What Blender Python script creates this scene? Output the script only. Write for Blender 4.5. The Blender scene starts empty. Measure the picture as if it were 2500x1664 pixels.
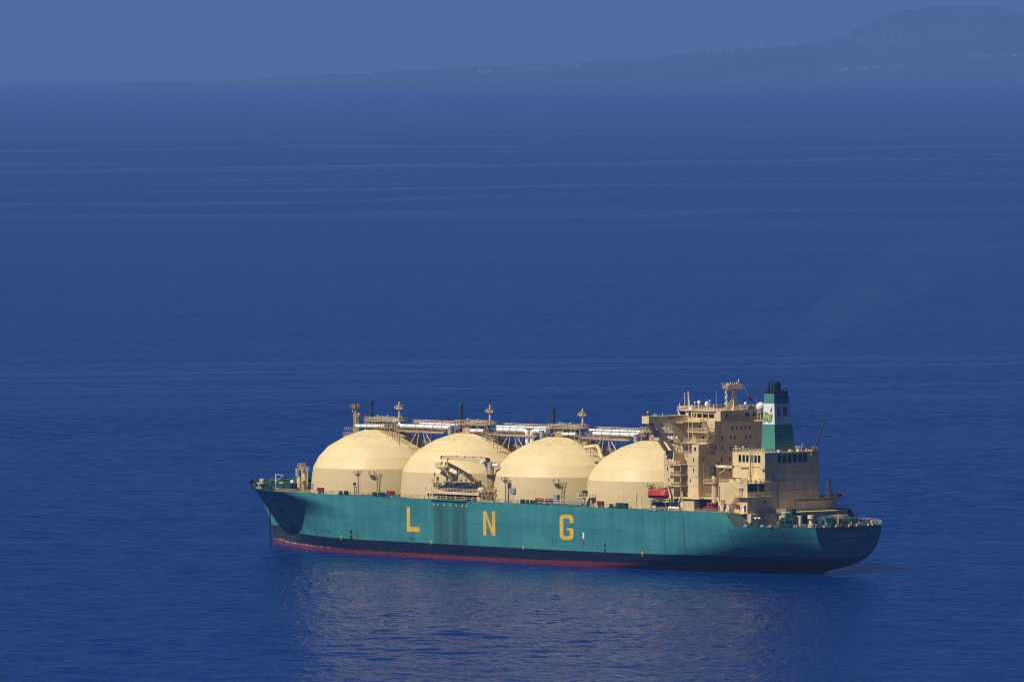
import bpy, bmesh, math, random
import numpy as np
from mathutils import Matrix, Vector

DENOISE = True
SEA_N, SEA_D = 560, 1.6
HAZE_D, HAZE_COL = 3.05e-5, (0.182, 0.397, 1.0)
C = bpy.context.scene
COL = C.collection
rad = math.radians

# ------------------------------------------------------------------ camera
cam_d = bpy.data.cameras.new("camera")
cam = bpy.data.objects.new("camera", cam_d)
COL.objects.link(cam)
cam_d.sensor_width = 36.0
cam_d.lens = 360.0
cam_d.clip_start = 5.0
cam_d.clip_end = 200000.0
PITCH, ROLL, CAMH = 0.0280, rad(0.34), 152.8
_f = Vector((0, math.cos(PITCH), -math.sin(PITCH)))
_r0 = Vector((1, 0, 0))
_u0 = _r0.cross(_f)
_rt = math.cos(ROLL) * _r0 - math.sin(ROLL) * _u0
_up = math.sin(ROLL) * _r0 + math.cos(ROLL) * _u0
M = Matrix.Identity(4)
for i in range(3):
    M[i][0] = _rt[i]; M[i][1] = _up[i]; M[i][2] = -_f[i]
M.translation = (0, 0, CAMH)
cam.matrix_world = M
C.camera = cam

# ------------------------------------------------------------------ sun and sky
TH = rad(51.2)                         # ship heading out of the image plane
BOW = Vector((-math.cos(TH), math.sin(TH), 0))
PORT = Vector((-math.sin(TH), -math.cos(TH), 0))
SHIP_O = Vector((98.916, 2994.278, 0.0))
SUN_EL = rad(49.0)
_h = (0.12 * BOW + 0.993 * PORT).normalized()
SUN_DIR = Vector((_h.x * math.cos(SUN_EL), _h.y * math.cos(SUN_EL), math.sin(SUN_EL)))
sun_d = bpy.data.lights.new("sun", 'SUN')
sun_d.energy = 5.0
sun_d.angle = rad(0.53)
sun_d.color = (1.0, 0.93, 0.80)
sun = bpy.data.objects.new("sun", sun_d)
COL.objects.link(sun)
sun.rotation_euler = SUN_DIR.to_track_quat('Z', 'Y').to_euler()
sun.location = (0, 0, 600)

world = bpy.data.worlds.new("World")
C.world = world
world.use_nodes = True
wn = world.node_tree
wn.nodes.clear()
sky = wn.nodes.new("ShaderNodeTexSky")
sky.sky_type = 'NISHITA'
sky.sun_disc = False
sky.sun_elevation = SUN_EL
sky.sun_rotation = math.atan2(SUN_DIR.x, SUN_DIR.y)
sky.altitude = 100
sky.air_density = 1.0
sky.dust_density = 0.0
sky.ozone_density = 6.0
tint = wn.nodes.new("ShaderNodeMix")
tint.data_type = 'RGBA'; tint.blend_type = 'MULTIPLY'
tint.inputs[0].default_value = 1.0
# deeper blue low in the sky, paler overhead
tc_ = wn.nodes.new("ShaderNodeTexCoord"); sx_ = wn.nodes.new("ShaderNodeSeparateXYZ"); mr_ = wn.nodes.new("ShaderNodeMapRange")
mr_.interpolation_type = 'SMOOTHSTEP'
for i_, v_ in enumerate((0.10, 0.65, 0.0, 1.0)): mr_.inputs[i_ + 1].default_value = v_
mx_ = wn.nodes.new("ShaderNodeMix"); mx_.data_type = 'RGBA'
mx_.inputs[6].default_value = (0.215, 0.34, 0.80, 1); mx_.inputs[7].default_value = (0.26, 0.285, 0.40, 1)
wn.links.new(tc_.outputs["Generated"], sx_.inputs[0]); wn.links.new(sx_.outputs[2], mr_.inputs[0]); wn.links.new(mr_.outputs[0], mx_.inputs[0])
wn.links.new(mx_.outputs[2], tint.inputs[7])
bg = wn.nodes.new("ShaderNodeBackground")
bg.inputs[1].default_value = 0.05
wo = wn.nodes.new("ShaderNodeOutputWorld")
wn.links.new(sky.outputs[0], tint.inputs[6])
wn.links.new(tint.outputs[2], bg.inputs[0])
wn.links.new(bg.outputs[0], wo.inputs[0])

vs = C.view_settings
vs.view_transform = 'Standard'
vs.look = 'None'
vs.exposure = 0.0
vs.gamma = 1.0
C.cycles.max_bounces = 6
C.cycles.diffuse_bounces = 3
C.cycles.glossy_bounces = 3
C.cycles.transmission_bounces = 2
C.cycles.volume_bounces = 0
C.cycles.transparent_max_bounces = 8
C.cycles.use_denoising = DENOISE
C.cycles.sample_clamp_indirect = 4.0
C.cycles.filter_width = 1.15

# ------------------------------------------------------------------ node helpers
class NT:
    def __init__(s, name):
        s.m = bpy.data.materials.new(name); s.m.use_nodes = True
        s.t = s.m.node_tree; s.t.nodes.clear()
        s.out = s.t.nodes.new("ShaderNodeOutputMaterial")
        s.b = s.t.nodes.new("ShaderNodeBsdfPrincipled")
        s.t.links.new(s.b.outputs[0], s.out.inputs[0])
        s._co = None
    def n(s, k): return s.t.nodes.new(k)
    def L(s, a, b): s.t.links.new(a, b)
    def put(s, sock, v):
        if hasattr(v, 'is_output') or isinstance(v, bpy.types.NodeSocket): s.L(v, sock)
        else: sock.default_value = v
    def co(s):
        if s._co is None:
            s._co = s.n("ShaderNodeTexCoord").outputs["Object"]
        return s._co
    def sep(s, v=None):
        x = s.n("ShaderNodeSeparateXYZ"); s.L(v or s.co(), x.inputs[0]); return x.outputs
    def comb(s, x, y, z):
        c = s.n("ShaderNodeCombineXYZ")
        for i, v in enumerate((x, y, z)): s.put(c.inputs[i], v)
        return c.outputs[0]
    def ma(s, op, a, b=0.0, c=None, clamp=False):
        m = s.n("ShaderNodeMath"); m.operation = op; m.use_clamp = clamp
        s.put(m.inputs[0], a); s.put(m.inputs[1], b)
        if c is not None: s.put(m.inputs[2], c)
        return m.outputs[0]
    def ramp(s, v, lo, hi, a=0.0, b=1.0):
        m = s.n("ShaderNodeMapRange"); m.interpolation_type = 'SMOOTHSTEP'
        s.put(m.inputs[0], v)
        for i, x in enumerate((lo, hi, a, b)): s.put(m.inputs[i + 1], x)
        return m.outputs[0]
    def noise(s, scale=(1, 1, 1), detail=3.0, rough=0.55, off=(0, 0, 0), vec=None, rot=0.0):
        mp = s.n("ShaderNodeMapping"); s.L(vec or s.co(), mp.inputs[0])
        if rot:                        # texture space turned by rot, then divided by the feature sizes
            mp.vector_type = 'TEXTURE'; scale = tuple(1.0 / q for q in scale); off = tuple(-o * q for o, q in zip(off, scale))
        mp.inputs["Scale"].default_value = scale; mp.inputs["Location"].default_value = off
        mp.inputs["Rotation"].default_value = (0, 0, rot)
        t = s.n("ShaderNodeTexNoise"); t.inputs["Scale"].default_value = 1.0
        t.inputs["Detail"].default_value = detail; t.inputs["Roughness"].default_value = rough
        s.L(mp.outputs[0], t.inputs["Vector"])
        return t.outputs[0]
    def mix(s, f, a, b, mode='MIX'):
        m = s.n("ShaderNodeMix"); m.data_type = 'RGBA'; m.blend_type = mode
        s.put(m.inputs[0], f)
        for i, v in ((6, a), (7, b)):
            if isinstance(v, tuple) and len(v) == 3: v = v + (1.0,)
            s.put(m.inputs[i], v)
        return m.outputs[2]
    def col(s, v):
        if isinstance(v, tuple) and len(v) == 3: v = v + (1.0,)
        s.put(s.b.inputs["Base Color"], v)
    def set(s, rough=0.5, metal=0.0, spec=0.5):
        s.put(s.b.inputs["Roughness"], rough); s.put(s.b.inputs["Metallic"], metal)
        s.put(s.b.inputs["Specular IOR Level"], spec)

def paint(name, col, rust=0.35, rough=0.5, var=0.12, seams=0.0, rustcol=(0.20, 0.085, 0.03), spec=0.3, sc=1.0):
    t = NT(name)
    big = t.noise((0.25 * sc, 0.25 * sc, 0.12 * sc), 3)
    fine = t.noise((2.0 * sc, 2.0 * sc, 0.5 * sc), 4)
    dark = tuple(c * (1 - var * 2.2) for c in col)
    lite = tuple(min(1, c * (1 + var)) for c in col)
    c = t.mix(t.ramp(t.ma('ADD', t.ma('MULTIPLY', big, 0.6), t.ma('MULTIPLY', fine, 0.4)), 0.3, 0.7), dark, lite)
    if seams > 0:
        o = t.sep()
        zz = t.ma('FRACT', t.ma('DIVIDE', o[2], 3.2))
        sm = t.ramp(t.ma('ABSOLUTE', t.ma('SUBTRACT', zz, 0.5)), 0.485, 0.498)
        c = t.mix(t.ma('MULTIPLY', sm, seams), c, tuple(x * 0.45 for x in col))
    if rust > 0:
        st = t.noise((1.5 * sc, 1.5 * sc, 0.10 * sc), 4, 0.65, (13, 7, 3))
        sp = t.noise((0.5 * sc, 0.5 * sc, 0.4 * sc), 3, 0.6, (3, 17, 9))
        mk = t.ma('MULTIPLY', t.ramp(st, 0.58, 0.78), t.ramp(sp, 0.45, 0.65))
        c = t.mix(t.ma('MULTIPLY', mk, rust), c, rustcol)
    t.col(c); t.set(rough, 0, spec)
    return t.m

def plain(name, col, rough=0.5, metal=0.0, spec=0.4, var=0.1):
    t = NT(name)
    nz = t.noise((1.3, 1.3, 1.3), 3)
    t.col(t.mix(t.ramp(nz, 0.3, 0.7), tuple(c * (1 - var) for c in col), tuple(min(1, c * (1 + var)) for c in col)))
    t.set(rough, metal, spec)
    return t.m

# ------------------------------------------------------------------ geometry helpers
class G:
    def __init__(s): s.v = []; s.f = []
    def add(s, vs, fs):
        o = len(s.v); s.v += [tuple(map(float, p)) for p in vs]
        s.f += [tuple(o + i for i in f) for f in fs]; return s
    def box(s, x0, x1, y0, y1, z0, z1):
        vs = [(x, y, z) for z in (z0, z1) for y in (y0, y1) for x in (x0, x1)]
        return s.add(vs, [(0, 2, 3, 1), (4, 5, 7, 6), (0, 1, 5, 4), (2, 6, 7, 3), (0, 4, 6, 2), (1, 3, 7, 5)])
    def frustum(s, b, t, z0, z1):
        """b, t = (x0,x1,y0,y1) at z0 and z1"""
        vs = [(x, y, z) for (r, z) in ((b, z0), (t, z1)) for y in r[2:] for x in r[:2]]
        return s.add(vs, [(0, 2, 3, 1), (4, 5, 7, 6), (0, 1, 5, 4), (2, 6, 7, 3), (0, 4, 6, 2), (1, 3, 7, 5)])
    def tube(s, p, q, r, n=6, r2=None):
        p = Vector(p); q = Vector(q); d = q - p
        if d.length < 1e-6: return s
        d.normalize()
        a = d.orthogonal().normalized(); b = d.cross(a)
        r2 = r if r2 is None else r2
        vs = []
        for c, rr in ((p, r), (q, r2)):
            for i in range(n):
                t = 2 * math.pi * i / n
                vs.append(c + rr * (math.cos(t) * a + math.sin(t) * b))
        fs = [(i, (i + 1) % n, n + (i + 1) % n, n + i) for i in range(n)]
        fs += [tuple(range(n - 1, -1, -1)), tuple(range(n, 2 * n))]
        return s.add(vs, fs)
    def path(s, pts, r, n=6):
        for a, b in zip(pts, pts[1:]): s.tube(a, b, r, n)
        return s
    def pipe(s, pts, r, n=12):
        """one smooth bent pipe, rings mitred at each point"""
        P = [Vector(p) for p in pts]; vs = []; fs = []
        up = None
        for i, c in enumerate(P):
            d = (P[min(i + 1, len(P) - 1)] - P[max(i - 1, 0)]).normalized()
            a = d.orthogonal().normalized() if up is None else (up - up.dot(d) * d).normalized()
            up = a; b = d.cross(a)
            vs += [c + r * (math.cos(2 * math.pi * k / n) * a + math.sin(2 * math.pi * k / n) * b) for k in range(n)]
        for i in range(len(P) - 1):
            for k in range(n):
                fs.append((i * n + k, i * n + (k + 1) % n, (i + 1) * n + (k + 1) % n, (i + 1) * n + k))
        fs += [tuple(range(n - 1, -1, -1)), tuple(range((len(P) - 1) * n, len(P) * n))]
        return s.add(vs, fs)
    def lathe(s, c, prof, n=24, axis='z'):
        """prof = [(r, h)...] about an axis through c"""
        vs = []; fs = []; c = Vector(c)
        for r, h in prof:
            for i in range(n):
                t = 2 * math.pi * i / n; a, b = r * math.cos(t), r * math.sin(t)
                p = {'z': (a, b, h), 'x': (h, a, b), 'y': (b, h, a)}[axis]
                vs.append(c + Vector(p))
        m = len(prof)
        for j in range(m - 1):
            for i in range(n):
                fs.append((j * n + i, j * n + (i + 1) % n, (j + 1) * n + (i + 1) % n, (j + 1) * n + i))
        fs += [tuple(range(n - 1, -1, -1)), tuple(range((m - 1) * n, m * n))]
        return s.add(vs, fs)
    def sphere(s, c, r, n=20, lo=-0.5, sq=1.0):
        prof = []
        for i in range(11):
            t = lo * math.pi + (0.5 - lo) * math.pi * i / 10
            prof.append((max(0.001, r * math.cos(t)), sq * r * math.sin(t)))
        return s.lathe(c, prof, n)
    def prism(s, poly, axis, a, b):
        """poly in the two other axes (order x,y,z minus axis), extruded from a to b"""
        n = len(poly); vs = []
        for w in (a, b):
            for (p, q) in poly:
                vs.append({'x': (w, p, q), 'y': (p, w, q), 'z': (p, q, w)}[axis])
        fs = [(i, (i + 1) % n, n + (i + 1) % n, n + i) for i in range(n)]
        fs += [tuple(range(n - 1, -1, -1)), tuple(range(n, 2 * n))]
        return s.add(vs, fs)
    def rail(s, pts, h=1.1, step=1.6, r=0.045, bars=3):
        r *= 1.25
        for a, b in zip(pts, pts[1:]):
            a = Vector(a); b = Vector(b); n = max(1, int(round((b - a).length / step)))
            for k in range(n + 1):
                p = a.lerp(b, k / n); s.tube(p, p + Vector((0, 0, h)), r, 4)
            for j in range(1, bars + 1):
                z = Vector((0, 0, h * j / bars)); s.tube(a + z, b + z, r * 0.8, 4)
        return s
    def ladder(s, a, b, w, axis, r=0.05, rung=0.45):
        a = Vector(a); b = Vector(b); o = Vector({'x': (w / 2, 0, 0), 'y': (0, w / 2, 0)}[axis])
        s.tube(a - o, b - o, r, 4); s.tube(a + o, b + o, r, 4)
        n = max(1, int((b - a).length / rung))
        for k in range(1, n):
            p = a.lerp(b, k / n); s.tube(p - o, p + o, r * 0.7, 4)
        return s
    def stair(s, a, b, w, axis, n=8):
        """solid stringers and treads from a up to b"""
        a = Vector(a); b = Vector(b); o = Vector({'x': (w / 2, 0, 0), 'y': (0, w / 2, 0)}[axis])
        for sg in (-1, 1):
            s.path([a + sg * o, b + sg * o], 0.12, 4)
            u = Vector((0, 0, 0.95)); s.path([a + sg * o, a + sg * o + u, b + sg * o + u, b + sg * o], 0.05, 4)
        for k in range(1, n):
            p = a.lerp(b, k / n); s.tube(p - o, p + o, 0.10, 4)
        return s

def pieces(g):
    """split a shape into the pieces that stand well apart from one another"""
    n = len(g.v); p = list(range(n))
    def find(a):
        while p[a] != a: p[a] = p[p[a]]; a = p[a]
        return a
    for f in g.f:
        a = find(f[0])
        for b in f[1:]: p[find(b)] = a
    isl = {}
    for i in range(n): isl.setdefault(find(i), []).append(i)
    V = np.array(g.v); keys = list(isl)
    if len(keys) < 2: return [g]
    lo = np.array([V[isl[k]].min(0) for k in keys]); hi = np.array([V[isl[k]].max(0) for k in keys])
    size = np.linalg.norm(hi - lo, axis=1); q = list(range(len(keys)))
    def fq(a):
        while q[a] != a: q[a] = q[q[a]]; a = q[a]
        return a
    for a in range(len(keys)):
        gap = np.linalg.norm(np.maximum(0, np.maximum(lo[a] - hi, lo - hi[a])), axis=1)
        for b in np.nonzero(gap < 0.42 * np.maximum(size[a], size))[0]: q[fq(int(b))] = fq(a)
    grp = {}
    for a in range(len(keys)): grp.setdefault(fq(a), set()).add(keys[a])
    if len(grp) < 2 or len(grp) > 24: return [g]
    out = []
    for ks in grp.values():
        o = G(); mp = {}
        for k in ks:
            for i in isl[k]: mp[i] = len(o.v); o.v.append(g.v[i])
        o.f = [tuple(mp[i] for i in f) for f in g.f if find(f[0]) in ks]
        out.append(o)
    return out

def obj(name, g, mat, parent=None, smooth=None, label=None):
    if parent is not None:
        ps = pieces(g)
        if len(ps) > 1: return [obj1(name, x, mat, parent, smooth, label) for x in ps][0]
    return obj1(name, g, mat, parent, smooth, label)

def obj1(name, g, mat, parent=None, smooth=None, label=None):
    me = bpy.data.meshes.new(name)
    me.from_pydata(g.v, [], g.f)
    me.materials.append(mat)
    bm = bmesh.new(); bm.from_mesh(me); bmesh.ops.recalc_face_normals(bm, faces=bm.faces); bm.to_mesh(me); bm.free()
    if smooth:
        me.shade_smooth(); me.set_sharp_from_angle(angle=rad(smooth))
    me.update()
    o = bpy.data.objects.new(name, me)
    COL.objects.link(o)
    if parent is not None: o.parent = parent
    if label: o["label"] = label
    return o

def empty(name, loc=(0, 0, 0), rz=0.0):
    o = bpy.data.objects.new(name, None)
    COL.objects.link(o); o.location = loc; o.rotation_euler = (0, 0, rz); o.empty_display_size = 2
    return o

def tag(o, label=None, cat=None, group=None, kind=None):
    if label: o["label"] = label
    if cat: o["category"] = cat
    if group: o["group"] = group
    if kind: o["kind"] = kind
    return o

SHIP_ROT = math.pi - TH
SHIP_M = Matrix.Translation(SHIP_O) @ Matrix.Rotation(SHIP_ROT, 4, 'Z')
def S(u, v, z): return SHIP_M @ Vector((u, v, z))

# ------------------------------------------------------------------ materials
CREAM = (0.735, 0.58, 0.30)
m_cream = paint("cream_paint", CREAM, rust=0.45, seams=0.35, rough=0.5)
m_creamrail = paint("cream_rail_paint", (0.72, 0.58, 0.34), rust=0.45, rough=0.6, sc=3)
m_rusty = paint("rusty_cream_paint", (0.49, 0.355, 0.17), rust=0.8, rough=0.7, sc=4, var=0.25)
m_white = paint("white_paint", (0.80, 0.80, 0.78), rust=0.15, rough=0.4, var=0.05)
m_green = paint("dark_green_paint", (0.018, 0.075, 0.065), rust=0.5, rough=0.55, var=0.25)
m_deck = paint("green_deck_paint", (0.075, 0.115, 0.08), rust=0.6, rough=0.7, var=0.25)
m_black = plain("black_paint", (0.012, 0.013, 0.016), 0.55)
m_soot = plain("sooty_grey_steel", (0.035, 0.033, 0.032), 0.7, var=0.35)
m_grey = plain("grey_steel", (0.30, 0.31, 0.33), 0.5, 0.0, var=0.25)
m_glass = plain("dark_window_glass", (0.006, 0.009, 0.016), 0.12, 0.0, 0.6, 0.0)
m_red = plain("red_paint", (0.27, 0.016, 0.022), 0.45)
m_boat = plain("red_orange_fibreglass", (0.40, 0.042, 0.022), 0.4, var=0.2)
m_boatdark = plain("dark_red_fibreglass", (0.22, 0.012, 0.014), 0.4)
m_yellow = paint("yellow_lettering_paint", (0.74, 0.43, 0.04), rust=0.35, rough=0.5, var=0.09, sc=1.5)
m_darkpipe = plain("dark_blue_steel", (0.035, 0.042, 0.065), 0.5, 0.2, var=0.4)
m_tealp = plain("teal_paint", (0.035, 0.16, 0.17), 0.5, var=0.2)
m_spar = plain("dark_spar_and_shade", (0.085, 0.062, 0.045), 0.7, var=0.3)
m_brown = plain("brown_rope_and_rust", (0.16, 0.085, 0.045), 0.8, var=0.3)
# ------------------------------------------------------------------ sea
def slick(x, y):
    """long calm lanes on the water: 0 rough .. 1 smooth (world metres)"""
    r = np.zeros_like(x)
    rng = np.random.RandomState(11)
    for k in range(7):
        a = rad(48 + rng.uniform(-9, 9)); L = rng.uniform(260, 900)
        c = (x * -math.sin(a) + y * math.cos(a)); al = (x * math.cos(a) + y * math.sin(a))
        r += np.sin(c * 2 * math.pi / L + 2.2 * np.sin(al * 2 * math.pi / rng.uniform(2500, 6000) + rng.uniform(0, 6)) + rng.uniform(0, 6))
    return np.clip(r / 7 * 2.2, -1, 1)

def make_sea():
    REND = 62000.0
    rs = [0.0, 400.0, 1200.0, 2000.0, 2450.0]
    r = 2450.0
    while r < REND:
        if r < 2600: d = 3.0
        elif r < 4300: d = SEA_D
        else: d = SEA_D * 2.4 * (r / 4300.0) ** 2.0
        r += d
        rs.append(min(r, REND))
    rs = np.array(rs)
    fine = np.linspace(rad(-4.6), rad(4.6), SEA_N)
    side = np.array([rad(v) for v in (6, 8, 12, 20, 30, 40)])
    az = np.concatenate([-side[::-1], fine, side])
    A, R = np.meshgrid(az, rs)
    X = R * np.sin(A); Y = R * np.cos(A)
    rng = np.random.RandomState(5)
    Z = np.zeros_like(X)
    sl = slick(X, Y)
    amp = 1.0 - 0.35 * sl
    nw = 44
    for i in range(nw):
        L = 3.6 * (30.0 / 3.6) ** ((i + rng.uniform()) / nw)
        th = rad(250) + rng.normal() * 0.75
        k = 2 * math.pi / L
        slope = 0.012 if L < 12 else 0.007
        a = slope / k * rng.uniform(0.6, 1.3)
        fade = np.clip((9000.0 * (L / 12.0) - R) / 5000.0, 0, 1)
        Z += a * fade * np.sin(k * (math.cos(th) * X + math.sin(th) * Y) + rng.uniform(0, 6.28))
    Z *= amp
    nr, na = X.shape
    co = np.stack([X, Y, Z], -1).reshape(-1, 3).astype(np.float32)
    idx = np.arange(nr * na).reshape(nr, na)
    q = np.stack([idx[:-1, :-1], idx[:-1, 1:], idx[1:, 1:], idx[1:, :-1]], -1).reshape(-1, 4)[:, ::-1]
    me = bpy.data.meshes.new("water")
    me.vertices.add(len(co)); me.vertices.foreach_set("co", co.ravel())
    me.loops.add(q.size); me.loops.foreach_set("vertex_index", q.astype(np.int32).ravel())
    me.polygons.add(len(q)); me.polygons.foreach_set("loop_start", np.arange(0, q.size, 4, dtype=np.int32))
    me.polygons.foreach_set("use_smooth", np.ones(len(q), dtype=bool))
    me.update(calc_edges=True)
    o = bpy.data.objects.new("water", me); COL.objects.link(o)
    t = NT("sea_water")
    geo = t.n("ShaderNodeNewGeometry").outputs["Position"]
    # wind lanes: long bands, more ripple in some, glassier in others
    wv = t.noise((1 / 700, 1 / 2600, 1), 3, 0.6, (4, 4, 0), geo)
    warp = t.n("ShaderNodeVectorMath"); warp.operation = 'ADD'
    t.L(geo, warp.inputs[0]); t.L(t.comb(0.0, t.ma('MULTIPLY', t.ma('SUBTRACT', wv, 0.5), 1500.0), 0.0), warp.inputs[1])
    b1 = t.noise((1 / 1700, 1 / 500, 1), 5, 0.66, (3, 5, 0), warp.outputs[0], rad(24))
    b2 = t.noise((1 / 1000, 1 / 130, 1), 3, 0.62, (8, 1, 0), warp.outputs[0], rad(14))
    b3 = t.noise((1 / 600, 1 / 46, 1), 3, 0.55, (1, 9, 0), geo, rad(9))
    gy = t.sep(geo)[1]
    far = t.ma('MULTIPLY', t.ramp(gy, 6600, 13000), t.ramp(gy, 26000, 20000))
    near = t.ma('MULTIPLY', t.ramp(gy, 4350, 4700), t.ramp(gy, 5400, 5050))
    l1 = t.ma('MULTIPLY', t.ramp(b1, 0.50, 0.64), t.ma('ADD', t.ma('MULTIPLY', far, 1.0), 0.12))
    l2 = t.ma('MULTIPLY', t.ramp(b2, 0.54, 0.66), t.ma('ADD', t.ma('MULTIPLY', far, 0.6), 0.16))
    l3 = t.ma('MULTIPLY', t.ramp(b3, 0.46, 0.64), t.ma('ADD', t.ma('MULTIPLY', near, 0.75), t.ma('MULTIPLY', t.ramp(gy, 5600, 3200), 0.30)))
    lane = t.ma('ADD', l1, t.ma('ADD', l2, l3), clamp=True)
    rip1 = t.noise((1 / 0.9, 1 / 2.2, 1), 3, 0.6, (0, 0, 0), geo, rad(8))
    rip2 = t.noise((1 / 1.9, 1 / 5.2, 1), 3, 0.55, (5, 2, 0), geo, rad(-7))
    rip3 = t.noise((1 / 2.8, 1 / 13.0, 1), 2, 0.5, (2, 7, 0), geo, rad(3))
    h = t.ma('ADD', t.ma('ADD', t.ma('MULTIPLY', rip1, 0.16), t.ma('MULTIPLY', rip2, 0.70)), t.ma('MULTIPLY', rip3, 1.5))
    bp = t.n("ShaderNodeBump")
    bp.inputs["Distance"].default_value = 1.0
    g1 = t.noise((1 / 2.6, 1 / 12.0, 1), 2, 0.6, (6, 3, 0), geo, rad(4)); g2 = t.noise((1 / 4.5, 1 / 42.0, 1), 3, 0.6, (2, 9, 0), geo, rad(-3))
    gust = t.ma('ADD', t.ma('MULTIPLY', t.ramp(g1, 0.35, 0.65), 0.55), t.ma('MULTIPLY', t.ramp(g2, 0.35, 0.65), 0.75))
    t.put(bp.inputs["Strength"], t.ma('MULTIPLY', t.ma('SUBTRACT', 0.80, t.ma("MULTIPLY", lane, 0.66)), t.ma('ADD', gust, 0.35)))
    t.L(h, bp.inputs["Height"])
    # deep water body under a clear water skin (seen through a polariser, as in the photograph: part of the glare is gone)
    BODY = (0.0003, 0.0180, 0.122, 1)
    body = t.n("ShaderNodeBsdfDiffuse"); body.inputs[0].default_value = BODY
    t.col(BODY); t.set(t.ma('SUBTRACT', 0.15, t.ma('MULTIPLY', lane, 0.07)), 0.0, 0.5)
    t.put(t.b.inputs["IOR"], 1.333)
    for nd in (body, t.b): t.L(bp.outputs[0], nd.inputs["Normal"])
    ms = t.n("ShaderNodeMixShader"); ms.inputs[0].default_value = 0.38
    t.L(t.b.outputs[0], ms.inputs[1]); t.L(body.outputs[0], ms.inputs[2])
    t.L(ms.outputs[0], t.out.inputs["Surface"])
    me.materials.append(t.m)
    tag(o, "deep blue sea with fine wind ripples and paler calm lanes", "sea", kind="structure")
make_sea()

# ------------------------------------------------------------------ air
def make_haze():
    g = G().box(-45000, 45000, -400, 66000, -6, 560)
    t = NT("pale_blue_haze")
    t.t.nodes.remove(t.b)
    v = t.n("ShaderNodeVolumePrincipled")
    v.inputs["Color"].default_value = HAZE_COL + (1,)
    v.inputs["Density"].default_value = HAZE_D
    v.inputs["Anisotropy"].default_value = 0.0
    t.L(v.outputs[0], t.out.inputs["Volume"])
    o = obj("haze", g, t.m)
    tag(o, "blue sea haze that hides the far shore", "haze", kind="stuff")
# ------------------------------------------------------------------ the ship: hull
ship = empty("gas_tanker_ship", SHIP_O, SHIP_ROT)
tag(ship, "teal gas tanker with four cream dome tanks and a cream deckhouse aft, riding at anchor", "ship")

def lerp(v, xs, ys): return float(np.interp(v, xs, ys))
def u_stem(z): return lerp(z, [-4, 0, 4, 6, 8, 10, 13, 15.5, 17.8, 19.5], [277, 277.4, 278.2, 278.9, 279.8, 281.4, 283.7, 285.8, 287.0, 287.4])
def u_end(z): return 1.0 if z >= 2.5 else 1.0 + (2.5 - z) * 5.2
def w_end(z): return lerp(z, [2.5, 3.0, 3.6, 5.0, 7.1, 9.5, 12.0, 14.2], [0.05, 2.4, 4.3, 7.4, 9.9, 11.45, 12.4, 12.75])
def z_top(u): return lerp(u, [-5, 24.8, 28.3, 242, 262, 290], [14.1, 14.1, 17.75, 17.75, 17.95, 19.1])
HB = 24.1
def hull_pt(un, z):
    """nominal station 0..288 and height -> (u, half breadth)"""
    if un > 195:
        s = min(1.0, max(0.0, z / 17.8)) ** 4.0
        hol = math.sin(math.pi * min(1.0, max(0.0, z / 13.0)))
        a = (un - 195) / 93.0; ue = u_stem(z); u = 195 + a * (ue - 195)
        u0 = 197 + 3 * hol + 42 * s; p = 1.75 + 0.45 * hol + 0.35 * s; q = 1.0 + 0.65 * hol - 0.06 * s
        t = min(1.0, max(0.0, (u - u0) / (ue - u0)))
        return u, HB * max(0.0, 1 - t ** p) ** q
    if un < 95:
        a = (95 - un) / 95.0; ue = u_end(z); u = 95 - a * (95 - ue)
        k = min(1.0, max(0.0, z / 14.0))
        um = 94 - 63 * k ** 0.62; n = 1.8 + 0.75 * k; w = w_end(z)
        t = min(1.0, max(0.0, (um - u) / (um - ue)))
        return u, w + (HB - w) * (1 - t ** n)
    return un, HB
UN = sorted(set([0, 1, 2, 3, 4.5, 6, 8, 10, 13, 16, 19, 22, 24, 24.8, 25.6, 26.5, 27.4, 28.3, 30, 34, 39, 45, 52, 60, 70, 80, 95, 130, 160, 195]
            + [195 + 93 * (1 - (1 - i / 36) ** 1.5) for i in range(1, 37)]))
NZ = 30
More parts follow.
